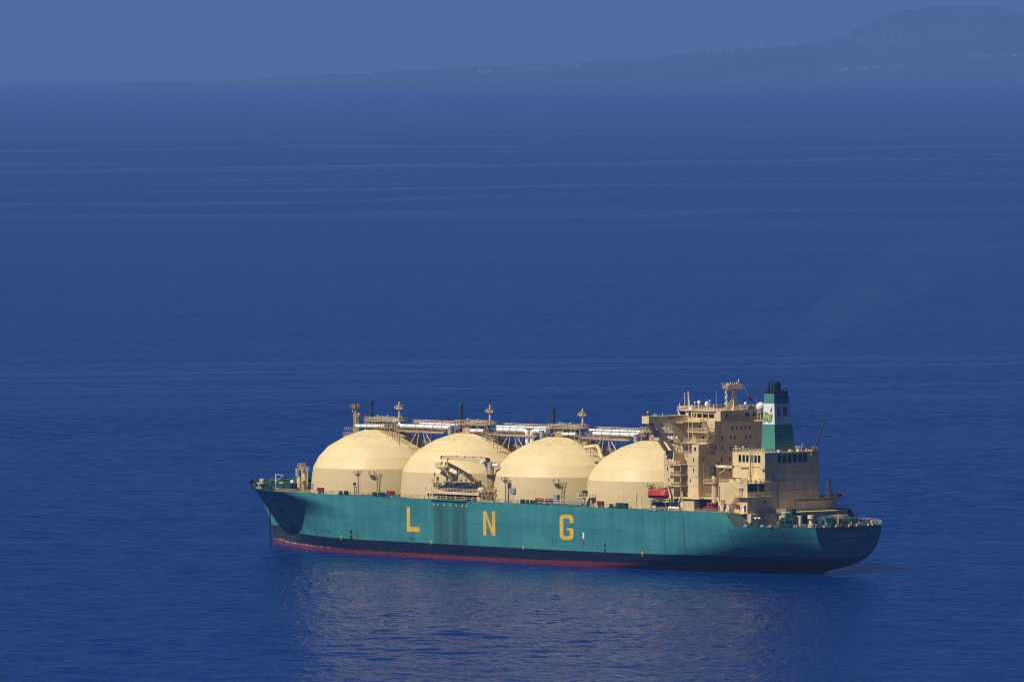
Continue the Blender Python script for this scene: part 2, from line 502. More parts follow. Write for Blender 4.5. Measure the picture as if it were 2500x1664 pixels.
def make_hull():
    g = G(); nu = len(UN); grid = {}
    for side in (1, -1):
        for i, un in enumerate(UN):
            for j in range(NZ + 1):
                u = un
                for _ in range(4):
                    z = -3.0 + (z_top(u) + 3.0) * (j / NZ); u, b = hull_pt(un, z)
                grid[side, i, j] = len(g.v); g.v.append((u, side * b, z))
    for side in (1, -1):
        for i in range(nu - 1):
            for j in range(NZ):
                a, b, c, d = grid[side, i, j], grid[side, i + 1, j], grid[side, i + 1, j + 1], grid[side, i, j + 1]
                g.f.append((a, b, c, d) if side < 0 else (a, d, c, b))
    for j in range(NZ):
        g.f.append((grid[1, 0, j], grid[1, 0, j + 1], grid[-1, 0, j + 1], grid[-1, 0, j]))
    t = NT("teal_hull_paint")
    o = t.sep(); X, Y, Z = o[0], o[1], o[2]
    n1 = t.noise((0.03, 0.03, 0.18), 4, 0.6)
    n2 = t.noise((0.35, 0.35, 0.05), 4, 0.6, (4, 2, 8))
    teal = t.mix(t.ramp(t.ma('ADD', t.ma('MULTIPLY', n1, .55), t.ma('MULTIPLY', n2, .45)), 0.36, 0.66), (0.032, 0.166, 0.176), (0.050, 0.228, 0.228))
    # plate strakes
    fz = t.ma('FRACT', t.ma('DIVIDE', t.ma('ADD', Z, 0.6), 3.05))
    ln = t.ramp(t.ma('ABSOLUTE', t.ma('SUBTRACT', fz, 0.5)), 0.484, 0.497)
    teal = t.mix(t.ma('MULTIPLY', ln, 0.16), teal, (0.015, 0.05, 0.06))
    z2 = t.ramp(t.ma('ABSOLUTE', t.ma('SUBTRACT', Z, 10.95)), 0.10, 0.02)
    teal = t.mix(t.ma('MULTIPLY', z2, 0.6), teal, (0.012, 0.05, 0.055))
    fx = t.ma('FRACT', t.ma('DIVIDE', X, 11.5))
    lx = t.ramp(t.ma('ABSOLUTE', t.ma('SUBTRACT', fx, 0.5)), 0.492, 0.499)
    teal = t.mix(t.ma('MULTIPLY', lx, 0.12), teal, (0.015, 0.05, 0.06))
    # the repainted, dirtier patch below the loading station (port side)
    pm = t.ma('MULTIPLY', t.ramp(X, 149.6, 149.9), t.ramp(X, 166.6, 166.3))
    pm = t.ma('MULTIPLY', pm, t.ramp(Z, 3.6, 4.6))
    pn = t.noise((0.5, 0.3, 0.03), 3, 0.6, (2, 2, 5))
    teal = t.mix(t.ma('MULTIPLY', pm, t.ramp(pn, 0.32, 0.66, 0.35, 0.9)), teal, (0.028, 0.088, 0.078))
    # long scrapes run down the plating
    for k, (u0, zt, zb, w) in enumerate(((56.4, 17.0, 2.0, .12), (48.0, 16.8, 1.0, .30), (67.0, 17, 10.5, .07), (73.8, 16.5, 11, .07),
                                (27.8, 13.3, 1.0, .16), (10.2, 13.5, 1.0, .34), (2.9, 13.8, 6, .12))):
        wob = t.ma('MULTIPLY', t.ma('SUBTRACT', 17.0, Z), 0.10 if u0 in (48.0, 27.8, 10.2) else (-0.16 if u0 == 73.8 else (0.15 if u0 == 67.0 else 0.0)))
        d = t.ma('ABSOLUTE', t.ma('ADD', t.ma('SUBTRACT', X, u0), wob))
        k2 = t.ma('MULTIPLY', t.ramp(d, w, w * 0.4), t.ma('MULTIPLY', t.ramp(Z, zt, zt - .5), t.ramp(Z, zb, zb + 1.0)))
        teal = t.mix(t.ma('MULTIPLY', k2, 0.9), teal, (0.030, 0.040, 0.042) if k % 2 == 0 else (0.060, 0.055, 0.050))
    # runs of rust under the deck edge, more of them aft
    st = t.noise((0.9, 0.9, 0.035), 4, 0.65, (1, 1, 1))
    sm = t.ma('MULTIPLY', t.ramp(st, 0.60, 0.76), t.ramp(X, 60, 0, 0.22, 1.0))
    sm = t.ma('MULTIPLY', sm, t.ramp(Z, 5, 14, 0.2, 1.0))
    teal = t.mix(t.ma('MULTIPLY', sm, 0.6), teal, (0.085, 0.075, 0.045))
    # scuffs low on the side
    sc = t.noise((0.22, 0.22, 0.5), 5, 0.75, (9, 9, 9))
    sm2 = t.ma('MULTIPLY', t.ramp(sc, 0.62, 0.70), t.ma('MULTIPLY', t.ramp(Z, 7.5, 5), 0.7))
    teal = t.mix(sm2, teal, (0.03, 0.035, 0.035))
    # rubbed and rusted places low on the port side, where boats come alongside
    for (uc, zc, ru, rz, rs) in ((204.0, 5.9, 4.5, 1.6, 1), (176.5, 6.0, 2.2, 1.8, 1), (107.5, 6.6, 4.0, 1.3, 0), (88.0, 6.0, 3.0, 1.0, 0), (226.0, 6.2, 9.0, .9, 0), (153.0, 5.6, 3.5, .8, 0), (62.0, 5.9, 5, .7, 1)):
        e1 = t.ma('POWER', t.ma('DIVIDE', t.ma('SUBTRACT', X, uc), ru), 2.0); e2 = t.ma('POWER', t.ma('DIVIDE', t.ma('SUBTRACT', Z, zc), rz), 2.0)
        ell = t.ramp(t.ma('ADD', e1, e2), 1.0, 0.1)
        ns = t.noise((1.1, 1.1, 0.35), 4, 0.7, (uc * .1, zc, 3))
        teal = t.mix(t.ma('MULTIPLY', ell, t.ramp(ns, 0.50, 0.60, 0.0, 0.85)), teal, (0.075, 0.035, 0.022) if rs else (0.020, 0.028, 0.030))
    # boot top: navy, then red down at the water; raised round the stem
    jag = t.ma('MULTIPLY', t.ma('SUBTRACT', t.noise((0.35, 0.35, 0.35), 4, 0.7), 0.5), 0.35)
    zj = t.ma('ADD', Z, jag)
    nb = t.noise((0.12, 0.12, 0.6), 4, 0.6, (6, 3, 1))
    navy = t.mix(t.ramp(nb, 0.35, 0.7), (0.0035, 0.007, 0.020), (0.008, 0.013, 0.028))
    navy = t.mix(t.ma('MULTIPLY', t.ramp(X, 240, 262), 0.8), navy, (0.030, 0.031, 0.034))
    # raised curve near the stem
    bowrise = t.ma('MULTIPLY', t.ramp(X, 262.0, 270.0), 1.3)
    dip = t.ma('MULTIPLY', t.ramp(t.ma('ABSOLUTE', t.ma('SUBTRACT', X, 257)), 8, 0), 3.0)
    lim = t.ma('ADD', t.ma('ADD', bowrise, dip), t.ramp(X, 110, 20, 4.38, 5.1))
    isnavy = t.ramp(t.ma('SUBTRACT', Z, lim), 0.05, -0.05)
    c = t.mix(isnavy, teal, navy)
    nr = t.noise((0.5, 0.5, 1.2), 4, 0.6, (5, 8, 1))
    redc = t.mix(t.ramp(nr, 0.3, 0.7), (0.085, 0.013, 0.021), (0.165, 0.028, 0.040))
    isred = t.ramp(t.ma('SUBTRACT', zj, t.ma('ADD', t.ramp(X, 140, 50, 1.08, 1.85), t.ramp(X, 262, 270, 0.0, 0.30))), 0.06, -0.06)
    c = t.mix(isred, c, redc)
    # salt and scraped white along the red line near the bow
    wh = t.ma('MULTIPLY', t.ramp(t.ma('ABSOLUTE', t.ma('SUBTRACT', zj, t.ramp(X, 262, 270, 1.15, 1.45))), 0.30, 0.10), t.ramp(t.noise((0.8, 0.8, 2.5), 4, 0.7, (2, 2, 2)), 0.50, 0.62))
    wh = t.ma('MULTIPLY', wh, t.ramp(X, 205, 240, 0.04, 1.0))
    c = t.mix(wh, c, (0.55, 0.52, 0.47))
    t.col(c); t.set(0.48, 0, 0.22)
    bp = t.n("ShaderNodeBump"); bp.inputs["Strength"].default_value = 0.5; bp.inputs["Distance"].default_value = 0.16
    t.L(t.noise((0.30, 0.30, 0.34), 2, 0.5, (7, 7, 7)), bp.inputs["Height"]); t.L(bp.outputs[0], t.b.inputs["Normal"])
    return obj("hull", g, t.m, ship, smooth=32)
hull = make_hull()

def edge_pt(u, dz=0.0, inset=0.0, side=1):
    """point on the deck edge at station u"""
    un = u
    for _ in range(30):
        z = z_top(u); uu, b = hull_pt(un, z); un += (u - uu)
        un = min(288, max(0, un))
    return (u, side * (b - inset), z_top(u) + dz)

def make_deck():
    g = G(); us = [1.1, 6, 12, 18, 24.7, 28.4, 40, 60, 95, 150, 195, 225, 240, 250, 258, 265, 271, 276, 280, 283, 285.2]
    pts = []
    for u in us:
        e = edge_pt(u, -0.06, 0.02); pts.append((e[0], max(0.02, e[1]), e[2]))
    for a, b in zip(pts, pts[1:]):
        g.add([a, b, (b[0], -b[1], b[2]), (a[0], -a[1], a[2])], [(0, 1, 2, 3)])
    obj("deck", g, m_deck, ship)
make_deck()

# ------------------------------------------------------------------ lettering on the hull
def glyph_obj(name, polys, mat, parent, off=24.13):
    """polys in (s, z) where s runs aft along the port side"""
    g = G()
    for p in polys: g.prism(p, 'y', off - 0.10, off)
    return obj(name, g, mat, parent)
def letter(u0, z0, w, h, polys):
    return [[(u0 - x * w, z0 + y * h) for x, y in p] for p in polys]
LL = [[(0, 0), (1, 0), (1, .2), (.26, .2), (.26, 1), (0, 1)]]
NN = [[(0, 0), (.25, 0), (.25, 1), (0, 1)], [(.75, 0), (1, 0), (1, 1), (.75, 1)], [(.25, 1.0), (.25, .70), (.75, 0.0), (.75, .30)]]
def gg():
    P = []
    def arc(cx, cy, a0, a1, n=6):
        return [(cx, cy, a0 + (a1 - a0) * i / n) for i in range(n + 1)]
    ro, ri, sx = 0.22, 0.05, 1.9        # corner radii in height units, x stretched
    def outline(m, r):
        pts = []
        for (cx, cy, a) in arc(.5, 0, 0, 0, 1)[:0]: pass
        corners = [((1 - m), 1 - m * .55, 0), (m, 1 - m * .55, 90), (m, m * .55, 180), (1 - m, m * .55, 270)]
        for (x, y, a0) in corners:
            sxn = -1 if x > .5 else 1; syn = -1 if y > .5 else 1
            cx = x + sxn * r * sx; cy = y + syn * r
            for k in range(7):
                a = rad(a0 + 15 * k)
                pts.append((cx + r * sx * math.cos(a), cy + r * math.sin(a)))
        return pts
    o = outline(0.0, 0.16); i = outline(0.27, 0.07)
    n = len(o)
    for k in range(n):
        k2 = (k + 1) % n
        q = [o[k], o[k2], i[k2], i[k]]
        cy = sum(p[1] for p in q) / 4; cx = sum(p[0] for p in q) / 4
        if cx > .74 and .36 < cy < .74: 
            # right wall of the G: keep only the lower and upper pieces
            P.append([(1, .16), (1, .47), (.73, .47), (.73, .20)]); P.append([(1, .68), (1, .84), (.73, .80), (.73, .68)])
            continue
        P.append(q)
    P.append([(.50, .37), (.73, .37), (.73, .47), (.50, .47)])
    return P
glyph_obj("letter_mark", letter(179.55, 7.65, 6.2, 7.36, LL), m_yellow, hull)
glyph_obj("letter_mark", letter(142.2, 7.65, 5.75, 7.42, NN), m_yellow, hull)
glyph_obj("letter_mark", letter(105.6, 7.62, 6.5, 7.52, gg()), m_yellow, hull)
obj("draught_mark", G().box(94.05, 94.75, 24.0, 24.14, 8.15, 10.1), m_white, hull)
obj("draught_mark", G().box(94.05, 94.75, 24.0, 24.14, 6.2, 8.146), m_red, hull)
for u in (212.3, 167.7, 123.1, 66.9):
    g = G().box(u - .12, u + .12, 24.0, 24.13, 3.9, 4.9).box(u - .45, u + .45, 24.0, 24.13, 4.9, 5.15)
    obj("tug_mark", g, m_yellow, hull)
m_hole = plain("recess_shade_dark", (0.008, 0.010, 0.012), 0.7)  # near-black plates: the shade inside the mooring pockets put into the colour
for u in (207.4, 84.3):
    for z in (6.65, 5.1):
        g = G().prism([(u - .42, z - .45), (u + .42, z - .45), (u + .42, z + .15), (u + .2, z + .45), (u - .2, z + .45), (u - .42, z + .15)], 'y', 24.0, 24.13)
        obj("mooring_recess", g, m_hole, hull)
for u in (166.2, 164.24, 161.29, 158.24, 155.3, 152.31, 150.34):
    obj("scupper", G().lathe((u, 24.05, 16.25), [(0.01, 0), (0.28, 0), (0.28, 0.10), (0.01, 0.10)], 10, 'y'), m_creamrail, hull)
obj("rust_scar", G().prism([(204.9, 4.4), (203.9, 4.3), (203.7, 5.2), (204.2, 6.1), (204.9, 5.9)], 'y', 24.0, 24.13), m_brown, hull)

def text_obj(name, txt, size, mat, parent, loc, rot, extrude=0.03, bold=0.0):
    cu = bpy.data.curves.new(name, 'FONT'); cu.body = txt; cu.size = size; cu.align_x = 'CENTER'; cu.align_y = 'CENTER'
    cu.extrude = extrude; cu.offset = bold; cu.space_character = 1.1
    tmp = bpy.data.objects.new(name + "_tmp", cu); COL.objects.link(tmp)
    dg = bpy.context.evaluated_depsgraph_get(); me = bpy.data.meshes.new_from_object(tmp.evaluated_get(dg))
    bpy.data.objects.remove(tmp); bpy.data.curves.remove(cu)
    me.name = name; me.materials.clear(); me.materials.append(mat)
    o = bpy.data.objects.new(name, me); COL.objects.link(o); o.parent = parent
    o.location = loc; o.rotation_euler = rot
    return o
m_sterntext = plain("brightened_stern_lettering", (0.85, 0.42, 0.10), 0.6)  # yellow lettering, its colour brightened to make up for the transom's shade
# transom faces aft (-X): text reads from port to starboard
text_obj("ship_name", "LNG ADAMAWA", 1.62, m_sterntext, hull, (0.99, 0.0, 11.5), (rad(90), 0, rad(-90)), 0.03, 0.055)
text_obj("home_port", "HAMILTON", 1.05, m_sterntext, hull, (0.99, 0.3, 9.68), (rad(90), 0, rad(-90)), 0.03, 0.04)

# ------------------------------------------------------------------ tanks
TANKS = [222.8, 178.0, 133.2, 88.4]
PROF = [(21.85, 17.4), (21.65, 21.45), (21.1, 25.45), (19.35, 28.75), (16.4, 31.9), (10.9, 35.05), (5.3, 36.85)]
def make_tank_mat():
    t = NT("cream_tank_paint")
    o = t.sep()
    n1 = t.noise((0.07, 0.07, 0.10), 4, 0.55); n2 = t.noise((0.5, 0.5, 0.06), 4, 0.6, (2, 4, 1))
    c = t.mix(t.ramp(t.ma('ADD', t.ma('MULTIPLY', n1, .6), t.ma('MULTIPLY', n2, .4)), .32, .68), (0.70, 0.565, 0.30), (0.795, 0.638, 0.335))
    # dark lines along the plating rings
    for zl, f in ((21.45, .955), (25.45, 1.0), (28.75, .985), (31.9, .97), (35.05, .94)):
        k = t.ramp(t.ma('ABSOLUTE', t.ma('SUBTRACT', o[2], zl)), 0.10, 0.02)
        c = t.mix(t.ma('MULTIPLY', k, 0.30), c, (0.42, 0.31, 0.15))
    low = t.ramp(o[2], 25.5, 25.4)  # two lowest rings darkened: weaker sun on upright plating put into the colour
    c = t.mix(t.ma('MULTIPLY', low, 0.55), c, (0.60, 0.475, 0.245))
    low2 = t.ramp(o[2], 21.5, 21.4)
    c = t.mix(t.ma('MULTIPLY', low2, 0.35), c, (0.60, 0.475, 0.245))
    # rust and dirt bleeding off the dome top
    st = t.noise((0.55, 0.55, 0.09), 4, 0.65, (8, 1, 4))
    top = t.ma('MULTIPLY', t.ramp(o[2], 32.0, 37.0), t.ramp(st, 0.52, 0.74))
    c = t.mix(t.ma('MULTIPLY', top, 0.65), c, (0.30, 0.13, 0.045))
    sp = t.noise((0.8, 0.8, 0.22), 4, 0.7, (5, 2, 2))
    c = t.mix(t.ma('MULTIPLY', t.ramp(sp, 0.64, 0.74), 0.42), c, (0.28, 0.17, 0.07))
    # thin dirty runs below each plating ring
    run = t.noise((2.4, 2.4, 0.05), 3, 0.6, (1, 6, 2)); fz = t.ma('FRACT', t.ma('DIVIDE', t.ma('SUBTRACT', 35.05, o[2]), 3.3))
    c = t.mix(t.ma('MULTIPLY', t.ma('MULTIPLY', t.ramp(run, 0.66, 0.76), t.ramp(fz, 0.75, 0.0)), 0.34), c, (0.27, 0.18, 0.085))
    t.col(c); t.set(0.5, 0, 0.25)
    return t.m
m_tank = make_tank_mat()
def dome_r(z): return lerp(z, [p[1] for p in PROF], [p[0] for p in PROF])
def dome_z(r): return lerp(r, [p[0] for p in PROF[::-1]], [p[1] for p in PROF[::-1]])
# ------------------------------------------------------------------ tanks and what stands on them
R_ = random.Random(3)
def cluster(g, x0, x1, y0, y1, z0, z1, n, r, rnd):
    """a tangle of short straight pipes and valve bodies inside a box"""
    for _ in range(n):
        p = [rnd.uniform(x0, x1), rnd.uniform(y0, y1), rnd.uniform(z0, z1)]; q = list(p)
        k = rnd.randrange(3); q[k] += rnd.choice((-1, 1)) * rnd.uniform(0.3, 1.0) * (x1 - x0, y1 - y0, z1 - z0)[k] * 0.5
        lo = (x0, y0, z0); hi = (x1, y1, z1); q = [min(max(a, b), c) for a, b, c in zip(q, lo, hi)]
        g.tube(p, q, rnd.uniform(0.5, 1.3) * r, 5)
    return g

def lamp_platform(g, c, z, w, h=1.1):
    x, y = c
    g.box(x - w, x + w, y - w, y + w, z - .12, z)
    g.rail([(x - w, y - w, z), (x + w, y - w, z), (x + w, y + w, z), (x - w, y + w, z), (x - w, y - w, z)], h, 0.8, 0.05)
    for sx in (-1, 1):
        g.box(x + sx * w - .18, x + sx * w + .18, y + w, y + w + .35, z + .15, z + .6)
    return g

for ti, tc in enumerate(TANKS):
    cov = obj("tank_cover", G().lathe((tc, 0, 0), PROF, 96), m_tank, ship, smooth=6)
    # working platform over the dome
    zp = 39.75
    g = G()
    xs0, xs1, yw = tc - 10.6, tc + 5.6, 2.3
    g.box(xs0, xs1, -yw, yw, zp - .18, zp)
    g.box(xs0, xs1, yw + .004, yw + .12, zp - .26, zp + .04)
    for x in (xs0 + .3, tc - 6, tc - 2, tc + 1.5, xs1 - .3):
        for y in (-yw + .2, yw - .2):
            g.tube((x, y, dome_z(min(21, math.hypot(x - tc, y))) - .1), (x, y, zp - .1), 0.14, 6)
    for x in np.linspace(xs0 + .4, xs1 - .4, 12):
        g.tube((x, yw - .1, zp - .2), (x + 0.9 * (-1) ** int(x), yw - .1, zp - 1.6), 0.08, 4)
    obj("dome_platform", g, m_rusty, cov)
    obj("platform_railing", G().rail([(xs0, -yw, zp), (xs1, -yw, zp), (xs1, yw, zp), (xs0, yw, zp), (xs0, -yw, zp)], 1.15, 1.3, 0.055), m_creamrail, cov)
    g = G().lathe((tc, 0, 0), [(2.6, 36.8), (2.6, 38.3), (1.2, 39.0), (0.05, 39.3)], 16)
    cluster(g, tc - 9, tc + 5, -1.6, 2.0, 37.0, 39.6, 95, 0.15, R_)
    obj("valve_cluster", g, m_rusty, cov)
    g = G(); cluster(g, tc - 9, tc + 4.5, -1.8, 1.9, zp, zp + 1.4, 40, 0.11, R_)
    for x in (tc - 4.2, tc + .8): g.sphere((x, 0.6, zp + 1.35), 0.42, 10).tube((x, .6, zp), (x, .6, zp + 1.2), .2, 6)
    obj("platform_fitting", g, m_grey, cov)
    # vent mast (dark) and light mast (cream)
    vx = tc + 4.9
    vm = obj("vent_mast", G().lathe((vx, 0, 0), [(.46, 36.7), (.46, 44.4), (.40, 44.4), (.40, 44.55)], 14).lathe((vx, 0, 0), [(.45, 44.6), (.66, 44.9), (.66, 45.3), (.4, 45.75), (.02, 45.85)], 14).tube((vx - 1.1, 0, zp), (vx - 1.1, 0, 43.6), .05, 5).tube((vx - 1.1, 0, 43.6), (vx, 0, 43.6), .05, 5), m_soot, cov, smooth=40)
    lx = tc - 9.2
    if ti < 3:
        g = G().tube((lx, 0, zp), (lx, 0, 45.75), .36, 10, .28); lamp_platform(g, (lx, 0), 43.55, 0.85)
        g.tube((lx - 1.5, 0, 43.6), (lx + 1.5, 0, 43.6), .1, 5)
        for sx in (-1.5, -1.1, 1.1, 1.5): g.box(lx + sx - .16, lx + sx + .16, -.2, .25, 43.62, 44.0)
        obj("light_mast", g, m_cream, cov)
    # inclined pipe / ladder down the aft port face of the dome
    ca, sa = math.cos(rad(194)), math.sin(rad(194))
    pts = [(tc + (r + .12) * ca, (r + .12) * sa, z + .16) for r, z in PROF[::-1][:6]]
    obj("dome_pipe", G().path(pts, .11, 5), m_cream, cov)
    pts = [(tc + (r + .25) * math.cos(rad(214)), (r + .25) * math.sin(rad(214)), z + .3) for r, z in PROF[::-1][:5]]
    obj("dome_stair", G().path(pts, .16, 5).path([(a, b, c + 1.0) for a, b, c in pts], .06, 5), m_rusty, cov)
    # small inspection landing with its ladder on the port side
    a0 = rad(90 + (20.2 / 21.3) * 57.3 * 0 + math.degrees(math.atan2(tc - (202.6, 0, 112.5, 68.07)[ti], 21.0))) if ti != 1 else None
    if ti != 1:
        ca, sa = math.cos(a0), math.sin(a0); rr = 21.25
        bx, by = tc + rr * ca, rr * sa; o = Vector((ca, sa, 0)); s_ = Vector((-sa, ca, 0))
        def pt(out, side, z): p = Vector((bx, by, 0)) + o * out + s_ * side; return (p.x, p.y, z)
        g = G(); z = 23.95
        g.add([pt(0, -.8, z), pt(1.25, -.8, z), pt(1.25, .8, z), pt(0, .8, z), pt(0, -.8, z - .12), pt(1.25, -.8, z - .12), pt(1.25, .8, z - .12), pt(0, .8, z - .12)],
              [(0, 1, 2, 3), (7, 6, 5, 4), (0, 4, 5, 1), (1, 5, 6, 2), (2, 6, 7, 3)])
        g.add([pt(0, -.6, z - .13), pt(1.15, -.6, z - .13), pt(1.15, .6, z - .13), pt(0, .6, z - .13), pt(.2, -.15, z - 1.4), pt(.2, .15, z - 1.4)],
              [(0, 1, 2, 3), (1, 4, 5, 2), (0, 4, 1), (3, 2, 5)])
        g.rail([pt(0, -.8, z), pt(1.25, -.8, z), pt(1.25, .8, z), pt(0, .8, z)], 1.1, .8, .045)
        obj("inspection_landing", g, m_creamrail, cov)
        lp = pt(.55, 1.9, 0); g = G()
        a = pt(.55, 1.55, 0); b = pt(.55, 2.25, 0)
        for q in (a, b): g.tube((q[0], q[1], 17.8), (q[0], q[1], 25.3), .07, 5)
        for k in range(16):
            zz = 18 + k * .46; g.tube((a[0], a[1], zz), (b[0], b[1], zz), .05, 4)
        obj("landing_ladder", g, m_creamrail, cov)

# tall signal mast at the fore end of the first dome
g = G().tube((235.4, 0, 33), (235.4, 0, 43.4), .62, 10, .42).tube((236.4, .2, 33), (236.2, .2, 42.5), .16, 6).tube((234.4, -.2, 33), (234.6, -.2, 42.0), .22, 6)
lamp_platform(g, (235.4, 0), 43.4, 1.1)
g.box(233.2, 234.4, .2, .8, 40.6, 41.1).tube((233.0, .4, 40.9), (235, .3, 40.6), .12, 6).sphere((233.2, .5, 41.3), .5, 10)
g.box(236.0, 236.5, .3, .7, 42.0, 43.0)
obj("signal_mast", g, m_rusty, ship)
g = G(); g.box(233.6, 239.0, -2.4, 2.4, 34.6, 34.75); g.rail([(233.6, 2.4, 34.75), (239, 2.4, 34.75), (239, -2.4, 34.75)], 1.15, 1.1, .06)
for x in (234.0, 238.6): g.tube((x, 2.1, 31.5), (x, 2.1, 34.6), .14, 6).tube((x, -2.1, 31.5), (x, -2.1, 34.6), .14, 6)
g.rail([(234.5, 2.0, 36.3), (238.8, 2.0, 36.3)], 1.0, 1.1, .06)
obj("mast_platform", g, m_grey, ship)

# ------------------------------------------------------------------ pipe run and catwalk along the tank tops
def straight(name, pts, r, mat, flange=3.6, fr=1.16, label=None):
    P = [Vector(p) for p in pts]; Q = [P[0]]
    for i in range(1, len(P) - 1):                      # round the bends
        a = (P[i - 1] - P[i]).normalized(); b = (P[i + 1] - P[i]).normalized(); rr = min(1.0, (P[i - 1] - P[i]).length * .45, (P[i + 1] - P[i]).length * .45)
        for k in range(6):
            t_ = k / 5; Q.append(P[i] + a * rr * (1 - t_) ** 2 + b * rr * t_ ** 2)
    Q.append(P[-1])
    o = obj(name, G().pipe(Q, r, 12), mat, ship, smooth=50)
    if flange:
        g = G()
        for a, b in zip(P, P[1:]):
            L = (b - a).length; d = (b - a).normalized(); n = int(L / flange)
            for k in range(1, n + 1):
                c = a + d * (L * k / (n + 1)); g.tube(c - d * .10, c + d * .10, r * fr, 12)
        if g.v: obj("pipe_flange", g, m_grey, o)
    return o
m_pipe = paint("white_pipe_cladding", (0.82, 0.83, 0.84), rust=0.25, rough=0.45, var=0.06, sc=2)
straight("cargo_pipe", [(231.8, 2.75, 37.95), (217.2, 2.75, 38.2)], .50, m_pipe)
straight("cargo_pipe", [(215.0, 1.2, 39.7), (213.0, 1.2, 40.0), (211.9, 1.2, 38.35), (186.3, 1.2, 38.45)], .62, m_pipe, 4.6)
straight("cargo_pipe", [(174.6, 2.75, 37.9), (168.3, 2.75, 38.0)], .48, m_pipe)
straight("cargo_pipe", [(163.5, 1.2, 38.4), (150.6, 1.2, 38.5), (149.2, 1.2, 38.0), (149.2, 1.2, 34.6)], .66, m_pipe, 4.2)
straight("cargo_pipe", [(139.4, 1.2, 38.4), (145.6, 1.2, 38.5), (146.9, 1.2, 38.1), (146.9, 1.2, 34.6)], .66, m_pipe, 3.6)
straight("cargo_pipe", [(130.2, 2.75, 37.95), (123.8, 2.75, 38.1)], .48, m_pipe)
straight("cargo_pipe", [(117.2, 1.2, 38.35), (95.6, 1.2, 38.45)], .62, m_pipe, 4.4)
straight("cargo_pipe", [(85.5, 1.2, 38.1), (76.5, 1.2, 38.2)], .60, m_pipe, 3)
straight("vapour_pipe", [(205.0, -1.4, 39.2), (186, -1.4, 39.2)], .34, m_pipe, 4)
straight("vapour_pipe", [(167.5, -1.4, 39.2), (141.5, -1.4, 39.3)], .40, m_pipe, 4)
straight("vapour_pipe", [(123.0, -1.4, 39.2), (96.5, -1.4, 39.3)], .40, m_pipe, 4)
straight("vent_pipe", [(115.6, 6.0, 34.3), (109.6, 6.0, 35.0), (106.4, 7.0, 31.3)], .62, m_cream, 0)
def walkway(x0, x1):
    g = G()
    g.box(x0, x1, -3.4, 2.0, 37.0, 37.12).box(x0, x1, 2.004, 2.22, 36.55, 37.12).box(x0, x1, -3.62, -3.404, 36.55, 37.12)
    n = int((x1 - x0) / 3)
    for k in range(n + 1):
        x = x0 + .3 + (x1 - x0 - .6) * k / n
        g.tube((x, 2.1, 37.1), (x, 2.1, 38.4), .09, 4)
        g.tube((x, -3.5, 37.1), (x, -3.5, 39.2), .09, 4)
    obj("walkway_beam", g, m_rusty, ship)
    g = G(); xm = (x0 + x1) / 2
    for sx, e in ((-1, x0), (1, x1)):
        for y in (1.8, -3.2):
            for dx in (3.2, 6.4):
                xt = xm + sx * dx * .35; xb = xm + sx * dx
                tcx = min(TANKS, key=lambda c: abs(c - xb)); zb = dome_z(min(21.8, math.hypot(xb - tcx, y)))
                if abs(xb - tcx) < 21.8: g.tube((xt, y, 36.6), (xb, y, zb - .2), .15, 5)
    obj("walkway_strut", g, m_cream, ship)
    g = G().box(x0, x1, -4.7, -3.7, 38.9, 39.0).rail([(x0, -4.7, 39.0), (x1, -4.7, 39.0)], 1.15, 1.1, .06).rail([(x0, -3.7, 39.0), (x1, -3.7, 39.0)], 1.15, 2.2, .05)
    for x in np.arange(x0 + 1, x1, 4): g.tube((x, -4.2, 37), (x, -4.2, 38.9), .1, 4)
    obj("catwalk", g, m_creamrail, ship)
walkway(189.0, 212.0); walkway(144.0, 167.3); walkway(99.2, 122.5); walkway(68.0, 77.8)
for x in (196.5, 153.8): obj("fire_box", G().box(x - .9, x + .9, -5.6, -4.8, 39.2, 40.5).tube((x, -5.2, 37.2), (x, -5.2, 39.2), .12, 5), m_red, ship)
for x0, x1 in ((189, 212), (144, 167), (99, 122)): obj("pipe_bracket", cluster(G(), x0, x1, -2.8, 1.8, 37.2, 38.8, 110, .10, R_), m_rusty, ship)
for tc in TANKS[1:]:
    obj("control_cabinet", G().box(tc + 6.3, tc + 7.6, 2.4, 3.2, 36.4, 38.6).box(tc + 6.2, tc + 7.7, 2.3, 3.3, 38.604, 38.75), m_grey, ship)
    g = G()
    for x in np.linspace(tc - 16.5, tc - 9.0, 5):
        zz = dome_z(abs(x - tc)); g.tube((x, 3.0, zz - .2), (x, 3.0, 37.6), .10, 4)
    for z in (36.2, 37.5): g.tube((tc - 16.5, 3.0, z), (tc - 9.0, 3.0, z), .08, 4)
    obj("pipe_scaffold", g, m_rusty, ship)
tc = TANKS[0]; g = G()
for x in np.linspace(tc - 14.5, tc - 5.0, 9):
    zz = dome_z(math.hypot(x - tc, 4.2)); g.tube((x, 4.2, zz - .2), (x, 4.2, 39.0), .12, 4)
for z in (36.4, 37.6, 38.9): g.tube((tc - 14.5, 4.2, z), (tc - 5, 4.2, z), .09, 4)
for x in (tc + 8.6, tc + 4.2, tc, tc - 4.4): g.tube((x, 2.75, dome_z(math.hypot(x - tc, 2.75)) - .1), (x, 2.75, 37.9), .12, 5)
obj("pipe_scaffold", g, m_rusty, ship)

